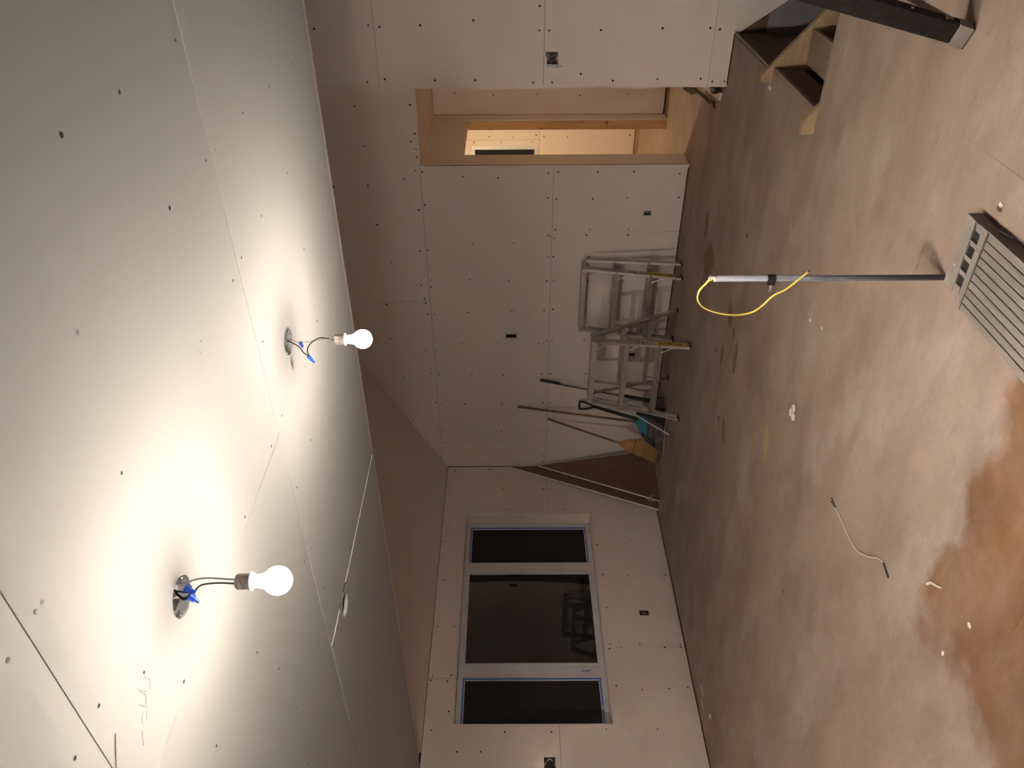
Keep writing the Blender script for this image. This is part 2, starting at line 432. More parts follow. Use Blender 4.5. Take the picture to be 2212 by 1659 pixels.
# ------------------------------------------------------------------ floor
HX0, HX1, HY0, HY1 = -1.345, 1.75, 4.085, 5.93       # stairwell opening
fl = slab('floor', P_floor(0), -7.2, XR, YK, 10.0, 0.20, holes=[(HX0, HX1, HY0, HY1)], mat=DARKPLY, off=0.0165)
for kx in range(-4, 8):
    y0, y1 = 1.505 + 1.225 * kx, 1.505 + 1.225 * (kx + 1)
    y0, y1 = max(y0, YK), min(y1, 10.0)
    if y1 - y0 < 0.05: continue
    off = -0.955 if kx % 2 == 0 else -2.175
    x = off - 2.44 * 4
    while x < XR:
        a, b = max(x, -7.2), min(x + 2.44, XR)
        if b - a > 0.05:
            h = [(HX0, HX1, HY0, HY1)] if (b > HX0 and a < HX1 and y1 > HY0 and y0 < HY1) else []
            bm = bmesh.new()
            try:
                panel_bm(bm, P_floor(0), a + 0.0004, b - 0.0004, y0 + 0.0005, y1 - 0.0005, 0.016, holes=h)
                if len(bm.faces): new_obj('plywood_sheet', bm, FLOOR, fl)
                else: bm.free()
            except Exception: bm.free()
        x += 2.44

# ------------------------------------------------------------------ window wall
WH = (3.54, 6.0, 0.757, 2.152)
ML = P_left(XL)
e_out1 = (4.649, 4.709, 0.293, 0.388); e_sw = (3.135, 3.255, 1.278, 1.372)
wl = slab('wall_left', ML, YK, 10.0, -0.02, ZC + 0.6, 0.22, holes=[WH, e_out1, e_sw])
dry(wl, ML, 4.3065, 6.768, 0.013, 1.230, holes=[WH, e_out1])
dry(wl, ML, 0.65, 4.3035, 0.013, 1.230, holes=[WH])
dry(wl, ML, YK, 0.647, 0.013, 1.230)
dry(wl, ML, 3.9835, 6.768, 1.233, ZC - 0.002, holes=[WH])
dry(wl, ML, 0.33, 3.9805, 1.233, ZC - 0.002, holes=[WH, e_sw])
dry(wl, ML, YK, 0.327, 1.233, ZC - 0.002)
screws(wl, ML, [(6.07, 2.11), (6.06, 1.9), (6.07, 1.66), (6.06, 1.28), (6.06, 1.06), (6.39, 2.35), (5.83, 2.32), (5.09, 2.33), (5.08, 2.19), (4.53, 2.35), (4.53, 2.19), (4.0, 2.36), (4.01, 2.19), (3.66, 2.19), (3.49, 2.33), (6.41, 2.1), (6.4, 1.73), (6.39, 1.27), (6.39, 1.19), (6.05, 0.7), (5.55, 0.72), (5.56, 0.42), (5.15, 0.7), (5.14, 0.45), (4.74, 0.7), (4.29, 0.61), (4.32, 0.43), (4.29, 0.2), (4.33, 0.71), (4.28, 0.72), (3.9, 0.7), (3.86, 0.47), (3.87, 0.23), (3.49, 0.83), (3.49, 0.39), (4.32, 0.05), (4.29, 0.05), (3.95, 2.22), (3.96, 2.37), (3.3, 2.1), (3.3, 1.9), (3.1, 2.2), (6.7, 2.3), (6.72, 1.9), (5.6, 2.36), (3.88, 0.06), (5.14, 0.06), (3.47, 1.7), (3.47, 1.3)])
# drywall returns around the window
XF = -6.475
for d in [(XF, XL - 0.013, 5.988, 6.0, 0.757, 2.152), (XF, XL - 0.013, 3.54, 3.552, 0.757, 2.152), (XF, XL - 0.013, 3.552, 5.988, 2.140, 2.152), (XF, XL - 0.013, 3.552, 5.988, 0.757, 0.766)]:
    boxo('window_return', d, DRY, wl)

# window_1: frame, three lites
w1 = empty('window_1', (XF, 4.77, 0.766), kind='structure')
def wbox(name, y0, y1, z0, z1, x0, x1, mat, parent): return boxo(name, (x0, x1, y0, y1, z0, z1), mat, parent)
YW0, YW1, ZW0, ZW1 = 3.553, 5.987, 0.767, 2.139
bm = bmesh.new()
box(bm, XF - 0.08, XF, YW0, YW1, ZW0, ZW0 + 0.045); box(bm, XF - 0.08, XF, YW0, YW1, ZW1 - 0.045, ZW1)
box(bm, XF - 0.08, XF, YW0, YW0 + 0.05, ZW0 + 0.045, ZW1 - 0.045); box(bm, XF - 0.08, XF, YW1 - 0.05, YW1, ZW0 + 0.045, ZW1 - 0.045)
box(bm, XF - 0.08, XF, 5.295, 5.420, ZW0 + 0.045, ZW1 - 0.045); box(bm, XF - 0.08, XF, 4.075, 4.200, ZW0 + 0.045, ZW1 - 0.045)
new_obj('window_frame', bm, PVC, w1)
def ring(name, y0, y1, z0, z1, t, x0, x1, mat, parent):
    bm = bmesh.new()
    box(bm, x0, x1, y0, y1, z0, z0 + t); box(bm, x0, x1, y0, y1, z1 - t, z1)
    box(bm, x0, x1, y0, y0 + t, z0 + t, z1 - t); box(bm, x0, x1, y1 - t, y1, z0 + t, z1 - t)
    return new_obj(name, bm, mat, parent)
Z0g, Z1g = 0.812, 2.094
ring('glazing_bead', 4.2005, 5.2945, Z0g, Z1g, 0.016, XF - 0.018, XF + 0.004, PVC, w1)
wbox('pane', 4.216, 5.279, Z0g + 0.015, Z1g - 0.015, XF - 0.034, XF - 0.028, GLASS, w1)
for (a, b) in ((5.4205, 5.9365), (3.6035, 4.0745)):
    s = ring('casement_sash', a, b, Z0g, Z1g, 0.022, XF - 0.060, XF - 0.022, PVC, w1)
    ring('blue_film_strip', a + 0.001, b - 0.001, Z0g + 0.001, Z1g - 0.001, 0.014, XF - 0.0215, XF - 0.0165, BLUEFILM, s)
    wbox('pane', a + 0.02, b - 0.02, Z0g + 0.02, Z1g - 0.02, XF - 0.052, XF - 0.047, GLASS, s)
    wbox('insect_screen', a + 0.02, b - 0.02, Z0g + 0.02, Z1g - 0.02, XF - 0.032, XF - 0.0305, BLACKSCREEN, s)
for (yc) in (5.80, 3.79):
    bm = bmesh.new()
    hexa(bm, (XF + 0.001, yc - 0.055, 0.79), (XF + 0.001, yc + 0.055, 0.79), (0.012, 0, 0), (0, 0, 0.013))
    tube(bm, [(XF + 0.014, yc + 0.02, 0.79), (XF + 0.03, yc + 0.01, 0.80), (XF + 0.034, yc - 0.05, 0.83)], 0.006)
    new_obj('crank_handle', bm, PVC, w1)
bm = bmesh.new(); tube(bm, smoothpath([(XF + 0.004, 4.14, 0.90), (XF + 0.012, 4.12, 0.93), (XF + 0.004, 4.13, 0.98)]), 0.003); new_obj('peeling_film', bm, BLUEFILM, w1)

# ------------------------------------------------------------------ back wall
MB = P_back(YB)
e_o2 = (-3.121, -3.076, 0.300, 0.372); e_o3 = (-4.745, -4.700, 0.302, 0.376); e_p = (-4.505, -4.418, 1.575, 1.683)
DOOR = (-2.66, XN + 0.5, -0.02, 2.462)
wb = slab('wall_back', MB, XL - 0.2, XN + 0.0, -0.02, 5.2, 0.088, holes=[DOOR, e_o2, e_o3, e_p])
dry(wb, MB, XL + 0.006, -3.2875, 0.013, 1.230, holes=[e_o3])
dry(wb, MB, -3.2845, -2.624, 0.013, 1.230, holes=[e_o2])
dry(wb, MB, XL + 0.006, -5.9515, 1.233, 2.450)
dry(wb, MB, -5.9485, -2.624, 1.233, 2.450, holes=[e_p])
dry(wb, MB, XL + 0.006, -4.0515, 2.453, 3.670)
dry(wb, MB, -4.0485, XN, 2.453, 3.670)
dry(wb, MB, -5.5, XN, 3.673, 4.89)
screws(wb, MB, [(-2.09, 2.97), (-2.08, 2.49), (-2.44, 2.93), (-2.4, 2.51), (-2.33, 2.47), (-2.47, 2.47), (-2.54, 2.47), (-2.67, 2.49), (-2.68, 2.43), (-2.82, 3.26), (-2.81, 2.94), (-2.45, 3.27), (-2.73, 2.06), (-2.74, 1.74), (-2.7, 1.28), (-2.69, 1.19), (-2.95, 1.2), (-2.69, 0.83), (-2.69, 0.5), (-2.71, 0.08), (-2.95, 0.86), (-2.94, 0.54), (-2.94, 0.06),
 (-3.0, 2.43), (-3.05, 2.49), (-3.48, 2.51), (-3.47, 2.43), (-2.94, 1.28), (-3.26, 1.2), (-3.26, 0.87), (-3.32, 1.27), (-3.33, 1.25), (-3.35, 1.21), (-3.55, 1.26), (-3.55, 1.21), (-3.8, 2.42), (-3.8, 2.04), (-3.82, 1.65), (-3.82, 1.27), (-3.81, 1.2), (-3.86, 2.53), (-3.88, 2.43), (-4.02, 2.51), (-4.07, 2.5), (-4.2, 2.49), (-4.2, 2.42), (-4.18, 2.07), (-4.17, 1.62), (-4.16, 1.29), (-4.15, 1.2), (-4.56, 2.15), (-4.56, 1.79), (-4.57, 1.34), (-4.53, 1.26), (-4.54, 1.2), (-4.53, 0.86), (-4.65, 2.54), (-4.65, 2.42), (-4.96, 2.5), (-4.97, 2.42), (-4.97, 2.06), (-4.98, 1.72), (-4.97, 1.3), (-4.97, 1.2), (-4.97, 0.82), (-5.36, 2.48), (-5.37, 2.42), (-5.38, 2.15), (-5.38, 1.74), (-5.37, 1.28), (-5.37, 1.2), (-5.76, 2.48), (-5.77, 2.42), (-5.78, 2.13), (-5.79, 1.75), (-5.79, 1.3), (-5.79, 1.2), (-5.93, 2.12), (-5.97, 2.02), (-5.92, 1.74), (-5.97, 1.75), (-5.93, 1.28), (-5.97, 1.29), (-5.96, 2.4), (-5.94, 2.6), (-6.28, 2.48), (-6.19, 2.48), (-6.3, 2.0), (-6.3, 1.62), (-6.17, 1.26), (-6.25, 1.26), (-5.62, 2.75),
 (-3.29 + 0.03, 0.5), (-3.32, 0.9), (-3.32, 0.5), (-3.55, 0.86), (-3.82, 0.86), (-3.82, 0.5), (-3.4, 1.6), (-3.41, 2.0), (-2.75, 2.6), (-3.2, 2.9), (-3.6, 2.8), (-4.0, 2.9), (-4.08, 2.9), (-4.5, 2.9), (-5.0, 2.8)])
# small strip of board above the opening
None and boxo('header_strip', (-2.36, -1.71, YB + 0.001, YB + 0.10, 2.4365, 2.4495), DRY, wb)

# ------------------------------------------------------------------ projecting wall on the right (beside the stairs)
MN = P_back(YN)
e_n = (-1.531, -1.446, 1.272, 1.352)
wn = slab('wall_right', MN, XN + 0.013, XR, -0.02, 5.2, 0.10, holes=[e_n])
boxo('wall_return', (XN, XN + 0.0125, YN + 0.0135, 8.35, 0.0, 5.0), DRY, wn)
for (a, b) in ((0.013, 0.1525), (0.1560, 1.3725), (1.3755, 2.592), (2.595, 3.81), (3.813, 5.0)):
    dry(wn, MN, XN, XR, a, b, holes=[e_n] if a < 1.3 < b else [], taper=TP if b - a > .3 else 0.0004)
screws(wn, MN, [(-1.28, 3.02), (-1.26, 2.63), (-1.27, 2.55), (-1.26, 2.26), (-1.23, 1.88), (-1.14, 1.41), (-1.3, 1.41), (-1.3, 1.34), (-1.65, 2.68), (-1.63, 2.55), (-1.64, 2.18), (-1.64, 1.88), (-1.66, 1.45), (-1.66, 1.31), (-1.3, 0.97), (-1.29, 0.53), (-1.29, 0.19), (-1.3, 0.12), (-1.6, 1.1), (-1.65, 0.86), (-1.64, 0.53), (-1.64, 0.21), (-1.66, 0.12), (-1.66, 0.03)])

# ------------------------------------------------------------------ ceilings
MC = P_ceil(ZC)
B1 = (-1.498, 1.157, 0.051); B2 = (-1.503, 2.250, 0.049); PL = (-2.958, 2.237, 0.056)
sqh = lambda c: (c[0] - c[2] * 1.02, c[0] + c[2] * 1.02, c[1] - c[2] * 1.02, c[1] + c[2] * 1.02)
ce = slab('ceiling', MC, XL - 0.2, XR, YK, YE - 0.013, 0.16, holes=[sqh(B1), sqh(B2), sqh(PL)], mat=STRAP)
def sag(xs, amt, L):      # board hangs low at its butt end and rises to the strapping
    return lambda u, v: -amt * max(0.0, 1 - abs(u - xs) / L) ** 1.0
def cgrid(mp, u0, u1, v0, v1, **kw):
    return dry(ce, mp, u0, u1, v0, v1, **kw)
cgrid(MC, XL + 0.005, -2.8915, 1.975, YE, prof=sag(-2.89, 0.004, 1.0), nu=7, rounds=[PL])
cgrid(MC, -2.8885, 0.77, 1.975, YE, rounds=[B2], prof=lambda u, v: -0.003 if v < 2.1 and u > -1.2 else 0.0)
cgrid(MC, 0.773, XR, 1.975, YE)
cgrid(MC, XL + 0.005, -1.6885, 0.756, 1.972, prof=lambda u, v: -0.004 + 0.0085 * min(1.0, abs(u + 1.687) / 0.42), nu=24)
cgrid(MC, -1.6855, 1.97, 0.756, 1.972, rounds=[B1])
cgrid(MC, 1.973, XR, 0.756, 1.972)
cgrid(MC, XL + 0.005, -3.10, -0.463, 0.753); cgrid(MC, -3.097, 0.55, -0.463, 0.753); cgrid(MC, 0.553, XR, -0.463, 0.753)
cgrid(MC, XL + 0.005, -1.0, -1.68, -0.466); cgrid(MC, -0.997, XR, -1.68, -0.466)
cgrid(MC, XL + 0.005, -2.0, YK, -1.683); cgrid(MC, -1.997, XR, YK, -1.683)
sc = [(-0.46, 1.59), (-0.46, 1.34), (-0.74, 1.66), (-0.76, 1.17), (-1.08, 1.62), (-1.1, 1.6), (-1.07, 1.13), (-1.06, 0.70), (-1.06, 0.81), (-1.06, 0.79), (-1.36, 0.80), (-1.36, 0.70), (-1.47, 0.94), (-0.43, 2.02), (-0.44, 1.93), (-0.73, 2.01), (-0.73, 1.93), (-0.74, 2.89), (-0.73, 2.58), (-0.72, 2.28), (-1.03, 2.6), (-1.03, 2.25), (-1.05, 2.01), (-1.34, 2.63), (-1.07, 1.91), (-1.35, 2.02), (-1.34, 3.0), (-1.66, 2.63), (-1.70, 2.37), (-1.66, 2.03), (-1.665, 1.88), (-1.715, 1.88), (-1.97, 2.26), (-1.665, 1.57), (-1.715, 1.56), (-1.98, 2.01), (-1.665, 1.04), (-1.715, 1.03), (-1.98, 1.05), (-2.07, 1.39)]
for i in range(2, 15):
    x = -1.68 - 0.305 * i
    for y in (2.02, 2.38, 2.78, 3.15, 1.92, 1.5, 1.1, 0.8, 0.7):
        sc.append((x + random.uniform(-.02, .02), y + random.uniform(-.03, .03)))
screws(ce, MC, sc, 0.0045)
# faint pencil figures on the ceiling board
bm = bmesh.new()
for st in ([(-1.478, .935), (-1.505, .945), (-1.520, .930), (-1.500, .915), (-1.478, .905)], [(-1.487, .905), (-1.513, .915), (-1.530, .902), (-1.506, .888)],
           [(-1.52, .892), (-1.545, .905), (-1.535, .885), (-1.548, .872), (-1.56, .885), (-1.545, .897)], [(-1.56, .86), (-1.59, .845)], [(-1.46, .80), (-1.60, .70)]):
    tube(bm, smoothpath([(a, b, ZC - 0.0003) for a, b in st], 5), 0.0009, 4)
tag(new_obj('pencil_marks', bm, PENCIL, ce), kind='stuff')
# bulkhead closing the flat ceiling against the vault
boxo('wall_bulkhead', (XL, XR, YE - 0.0125, YE + 0.09, ZC + 0.0145, 5.3), DRY)['kind'] = 'structure'
# vault rising from the window wall
SL = 0.534
def MV(u, v, d): return (XL + u, v, ZC + SL * u + d * 1.13)
cv = slab('ceiling_vault', lambda u, v, d: (XL + u, v, ZC + SL * u + d * 1.13 + 0.014), -0.15, 5.1, YE + 0.10, YB - 0.003, 0.15)
for (a, b, pr) in ((0.004, 0.4185, None), (0.4215, 1.497, None), (1.50, 2.576, None), (2.579, 3.655, None), (3.658, 5.1, None)):
    bm = bmesh.new()
    mv = (lambda u, v, d: (XL + u, v, ZC + SL * u + d * 1.13 + u * 0.030)) if a < 0.1 else (lambda u, v, d: (XL + u, v, ZC + SL * u + d * 1.13 + 0.0125))
    panel_bm(bm, mv, a, b, YE + 0.10, YB - 0.003, 0.0127)
    new_obj('drywall_panel', bm, DRY, cv)
bm = bmesh.new(); hexa(bm, ((-1.24 + XR) / 2, YE + 0.09, 5.16), ((-1.24 + XR) / 2, YB + 0.1, 5.16), ((XR + 1.24) / 2, 0, 0), (0, 0, 0.05))
new_obj('ceiling_ridge', bm, DRY)['kind'] = 'structure'

# ------------------------------------------------------------------ walls behind the camera
wz = boxo('wall_rear', (XL, XR, YK - 0.15, YK, 0, ZC), DRY); wz['kind'] = 'structure'
wy = boxo('wall_east', (XR, XR + 0.15, YK - 0.15, 10.0, 0, 5.3), DRY); wy['kind'] = 'structure'

# ------------------------------------------------------------------ hallway and the room beyond
MH = P_left(-2.624)
wh = slab('wall_hall', MH, YB + 0.0135, 10.0, 0.0, 2.436, 0.0745, holes=[(7.04, 8.053, -0.01, 2.07)], off=0.0125, mat=DRY)
dry(wh, MH, YB + 0.0005, 8.197, 0.004, 2.4345, holes=[(7.04, 8.053, -0.01, 2.07)])
screws(wh, MH, [(8.12, 1.9), (8.12, 1.5), (8.13, 0.9), (8.13, 0.5), (6.9, 2.2), (7.4, 2.2), (8.0, 2.3), (7.2, 2.38)], 0.008)
boxo('jamb_stud', (-2.724, -2.6365, 8.0515, 8.0529, 0.0, 2.069), STUD, wh)
boxo('jamb_stud', (-2.728, -2.6365, 8.030, 8.051, 0.0, 2.069), STUD, wh)
boxo('corner_board', (-2.6355, -2.6245, 8.0335, 8.0525, 0.0, 2.069), GYP, wh)
we = slab('wall_hall_end', P_back(8.2), -2.622, XN, 0.0, 2.436, 0.1)
dry(we, P_back(8.2), -2.622, XN, 0.02, 2.434)
screws(we, P_back(8.2), [(-2.4, 2.2), (-2.42, 1.8), (-2.41, 1.35), (-2.43, 0.9), (-2.42, 0.4)], 0.007)
boxo('ceiling_hall', (-2.624, XN, YB + 0.0135, 8.30, 2.438, 2.60), DRY)['kind'] = 'structure'
MF = P_back(9.81)
FW = (-4.60, -3.541, 1.269, 2.143)
wf = slab('wall_far_room', MF, -6.5, -2.6, -0.02, 2.45, 0.12, holes=[FW], mat=STRAP)
dry(wf, MF, -6.5, -2.70, 0.040, 1.255, holes=[])
dry(wf, MF, -3.459, -2.70, 1.258, 2.448)
dry(wf, MF, -6.5, -3.462, 1.258, 2.448, holes=[FW])
screws(wf, MF, [(-3.40, 1.30), (-3.42, 1.20), (-3.43, 0.9), (-3.42, 0.55), (-3.41, 0.1), (-3.43, 1.6), (-3.42, 1.9), (-3.49, 1.35), (-3.49, 1.75), (-3.49, 2.1)], 0.008)
boxo('ceiling_far_room', (XL, -2.713, YB + 0.103, 9.81, 2.45, 2.60), DRY)['kind'] = 'structure'
w2 = empty('window_2', (-4.07, 9.87, 1.27), kind='structure')
ring('window_frame', 0, 1, 0, 1, .1, 0, 1, PVC, w2) if False else None
bm = bmesh.new()
for d in [(-4.59, -3.552, 9.84, 9.90, 1.27, 1.315), (-4.59, -3.552, 9.84, 9.90, 2.10, 2.142), (-3.597, -3.552, 9.84, 9.90, 1.315, 2.10), (-4.59, -4.55, 9.84, 9.90, 1.315, 2.10)]: box(bm, *d)
new_obj('window_frame', bm, PVC, w2)
bm = bmesh.new()
for d in [(-4.55, -3.5975, 9.853, 9.858, 1.3155, 1.325), (-4.55, -3.5975, 9.853, 9.858, 2.09, 2.0995), (-3.605, -3.5975, 9.853, 9.858, 1.325, 2.09)]: box(bm, *d)
new_obj('blue_film_strip', bm, BLUEFILM, w2)
boxo('pane', (-4.55, -3.6, 9.862, 9.867, 1.316, 2.099), GLASS, w2)
boxo('insect_screen', (-4.55, -3.6, 9.8585, 9.8595, 1.316, 2.099), BLACKSCREEN, w2)

# ------------------------------------------------------------------ stairwell
STAIRSHADE = simple('stairwell_shade', (0.20, 0.185, 0.20), 0.9, noise=0.12, nscale=6)  # stairwell wall with its shade put into the colour
sw = boxo('wall_stairwell', (HX0 - 0.1, HX1 + .3, YN + 0.0095, YN + 0.05, -2.6, -0.022), STAIRSHADE)
bm = bmesh.new(); prism(bm, [(HX0 + 0.0205, YN + .001, 0.012), (HX0 + 0.0205, YN + .001, -0.02), (HX0 + 0.40, YN + .001, -0.58), (HX0 + 0.90, YN + .001, -1.25), (HX0 + 1.6, YN + .001, -1.9), (HX1, YN + .001, -1.9), (HX1, YN + .001, 0.012)], (0, .008, 0))  # pale board outline follows the diagonal shadow edge on this wall
lit_stair_board = bm; sw['kind'] = 'structure'
new_obj('drywall_panel', lit_stair_board, DRY, sw)
s2 = boxo('wall_stairwell_left', (HX0 - 0.1, HX0 - 0.0005, HY0 + 0.01, YN + 0.008, -2.6, -0.274), STAIRSHADE); s2['kind'] = 'structure'  # side wall below the rim, shade painted the same way
s3 = boxo('wall_stairwell_front', (HX0 - 0.1, HX1 + .3, HY0 - 0.1, HY0 - 0.002, -2.6, -0.22), DRY); s3['kind'] = 'structure'
s4 = boxo('wall_stairwell_right', (HX1 + 0.02, HX1 + 0.1, HY0, YN, -2.6, -0.22), DRY); s4['kind'] = 'structure'
s5 = boxo('floor_basement', (HX0 - 0.1, HX1 + .3, HY0 - 0.1, YN + 0.03, -2.75, -2.6), TREADW); s5['kind'] = 'structure'
rj = boxo('trim_1', (HX0, HX0 + 0.02, 4.980, YN - 0.001, -0.272, -0.004), DARKPLY); rj['kind'] = 'structure'
nz = boxo('trim_lit_edge', (HX0 + 0.02, HX1, HY0 + 0.0005, HY0 + 0.020, -0.05, 0.0015), TREADW); nz['kind'] = 'structure'  # pale strip added for the lit edge of the floor opening
bm = bmesh.new(); hexa(bm, (HX0 + 0.024, 4.98, 0.004), (HX0 + 0.024, YN - 0.002, 0.004), (0.007, 0, 0), (0, 0, 0.006)); o_ = new_obj('trim_3', bm, TREADW); o_['kind'] = 'structure'

st = empty('staircase', (-1.3, 4.7, -2.6), 'wooden basement staircase with sloping plank stringers descending through the floor opening', 'staircase')
ST_S = -0.842  # slope of the stringers
def stringer(y0, y1, xa, top0):
    # plumb-cut end standing on the floor, short level cut, then the descending plank
    d = 0.265; x1 = HX1 - 0.1; xb = HX0 + 0.022
    zt = lambda x: top0 + ST_S * (x + 1.352)
    drop = d / math.cos(math.atan(abs(ST_S)))
    bm = bmesh.new()
    prism(bm, [(xa, y0, 0.001), (xa, y0, top0), (-1.352, y0, top0), (xb, y0, zt(xb)), (xb, y0, 0.001)], (0, y1 - y0, 0))
    prism(bm, [(xb, y0, zt(xb)), (x1, y0, zt(x1)), (x1, y0, zt(x1) - drop), (xb, y0, zt(xb) - drop)], (0, y1 - y0, 0))
    return new_obj('stringer', bm, STRINGER, st)
stringer(4.936, 4.974, -1.392, 0.068)
stringer(4.088, 4.126, -1.424, 0.068)
RISE = 0.190; RUN = 0.226
for i in range(12):
    zt = -RISE * (i + 1); x0 = -1.322 + RUN * i
    boxo('tread', (x0 + 0.036, x0 + RUN + 0.012, 4.1275, 4.9345, zt - 0.027, zt), TREADW, st)
    if i == 0:
        boxo('riser', (-1.3225, -1.3040, 4.1275, 4.9345, zt + 0.0255, -0.020), DARKPLY, st)
boxo('landing_board', (-1.3440, -1.300, 4.1275, 4.9345, -0.0185, 0.003), TREADW, st)

# ------------------------------------------------------------------ electrical boxes
def openbox(bm, mp, u0, u1, v0, v1, d0, d1, t=0.0015):
    def bx(a, b, c, d, e, f):
        vs = [bm.verts.new(mp(x, y, z)) for z in (e, f) for x, y in ((a, c), (b, c), (b, d), (a, d))]
        for q in ((0, 1, 2, 3), (4, 5, 6, 7), (0, 1, 5, 4), (1, 2, 6, 5), (2, 3, 7, 6), (3, 0, 4, 7)): bm.faces.new([vs[i] for i in q])
    bx(u0, u1, v0, v1, d1 - t, d1)
    bx(u0, u0 + t, v0, v1, d0, d1 - t); bx(u1 - t, u1, v0, v1, d0, d1 - t)
    bx(u0 + t, u1 - t, v0, v0 + t, d0, d1 - t); bx(u0 + t, u1 - t, v1 - t, v1, d0, d1 - t)
    return bx
def ebox(mp, r, label, wires=(), ears=True):
    u0, u1, v0, v1 = r
    g = 0.001
    e = empty('electrical_box', mp((u0 + u1) / 2, v0, 0), label, 'electrical box')
    bm = bmesh.new(); bx = openbox(bm, mp, u0 + g, u1 - g, v0 + g, v1 - g, 0.004, 0.055)
    new_obj('metal_box', bm, simple_dark, e)
    if ears:
        for v in (v0 + 0.004, v1 - 0.010):
            bm = bmesh.new()
            vs = [bm.verts.new(mp(x, y, z)) for z in (0.004, 0.0055) for x, y in (((u0 + u1) / 2 - .012, v), ((u0 + u1) / 2 + .012, v), ((u0 + u1) / 2 + .008, v + .008), ((u0 + u1) / 2 - .008, v + .008))]
            for q in ((0, 1, 2, 3), (4, 5, 6, 7), (0, 1, 5, 4), (1, 2, 6, 5), (2, 3, 7, 6), (3, 0, 4, 7)): bm.faces.new([vs[i] for i in q])
            new_obj('mounting_ear', bm, GALV, e)
    for pts, mt in wires:
        bm = bmesh.new(); tube(bm, smoothpath([mp(*q) for q in pts]), 0.0032); new_obj('wire', bm, mt, e)
    return e
simple_dark = simple('box_steel', (0.10, 0.09, 0.085), 0.5, 0.6, noise=0.3, nscale=60)
ebox(MB, e_o2, 'small metal outlet box in the back wall between the hallway and the stepladders',
     [([(-3.098, .318, .04), (-3.10, .335, .012), (-3.092, .352, .03)], WIREW)])
ebox(MB, e_o3, 'small metal outlet box in the back wall seen through the front stepladder', [([(-4.72, .32, .04), (-4.72, .345, .015), (-4.73, .36, .035)], WIREB)])
ebox(ML, e_out1, 'small metal outlet box low in the wall under the window', [([(4.665, .31, .03), (4.685, .34, .012), (4.67, .37, .03)], WIREB), ([(4.69, .31, .03), (4.68, .33, .01), (4.70, .36, .03)], WIREW)])
ebox(ML, e_sw, 'double switch box with white wire ends beside the window, cut by the picture edge',
     [([(3.235, 1.30, .03), (3.24, 1.325, .006), (3.222, 1.352, .01), (3.205, 1.36, .03)], WIREW), ([(3.20, 1.29, .035), (3.19, 1.31, .02), (3.20, 1.34, .035)], WIREB), ([(3.16, 1.30, .03), (3.165, 1.33, .012), (3.16, 1.35, .03)], WIREW)])
en = ebox(MN, e_n, 'open switch box with dangling metal yoke in the wall beside the stairs',
     [([(-1.50, 1.29, .03), (-1.49, 1.31, .0), (-1.52, 1.33, -.01)], WIREB), ([(-1.46, 1.29, .03), (-1.47, 1.33, .005), (-1.46, 1.345, .03)], WIREB)])
bm = bmesh.new()   # switch yoke hanging at the left of the box
def nb(x0, x1, z0, z1, y0, y1): box(bm, x0, x1, YN - y1, YN - y0, z0, z1)
nb(-1.553, -1.530, 1.262, 1.318, 0.002, 0.014); nb(-1.548, -1.538, 1.240, 1.345, 0.006, 0.0085)
lathe(bm, (-1.543, YN - 0.004, 1.243), (0, -1, 0), [(0, .006), (.006, .006), (.007, .001)], 10)
lathe(bm, (-1.543, YN - 0.004, 1.348), (0, -1, 0), [(0, .006), (.006, .006), (.007, .001)], 10)
new_obj('switch_yoke', bm, GALV, en)
bm = bmesh.new()
hexa(bm, (-1.475, YN - 0.002, 1.352), (-1.515, YN - 0.028, 1.318), (0.010, 0, 0.012), (0, 0.004, 0))
hexa(bm, (-1.452, YN - 0.005, 1.345), (-1.475, YN - 0.034, 1.352), (0.012, 0, 0.014), (0, 0.002, 0))
new_obj('switch_body', bm, ALUDULL, en)
# low-voltage ring / thermostat bracket
tb = empty('wall_bracket', (-4.46, YB, 1.56), 'white plastic mounting bracket with dark opening high on the back wall', 'wall bracket')
bm = bmesh.new()
o0, o1, q0, q1 = -4.528, -4.394, 1.556, 1.702
for d in [(o0, o1, q0, q0 + .012), (o0, o1, q1 - .012, q1), (o0, o0 + .035, q0 + .012, q1 - .012), (o1 - .035, o1, q0 + .012, q1 - .012)]:
    box(bm, d[0], d[1], YB - .006, YB - .0005, d[2], d[3])
box(bm, o0 + .026, o0 + .036, YB - .014, YB - .006, q0 + .02, q1 - .02); box(bm, o1 - .05, o1 - .036, YB - .010, YB - .006, q0 + .02, q1 - .02)
new_obj('bracket_plate', bm, WHITEP, tb)
bm = bmesh.new(); openbox(bm, MB, e_p[0] + .001, e_p[1] - .001, e_p[2] + .001, e_p[3] - .001, 0.002, 0.06); new_obj('back_box', bm, BLACKP, tb)

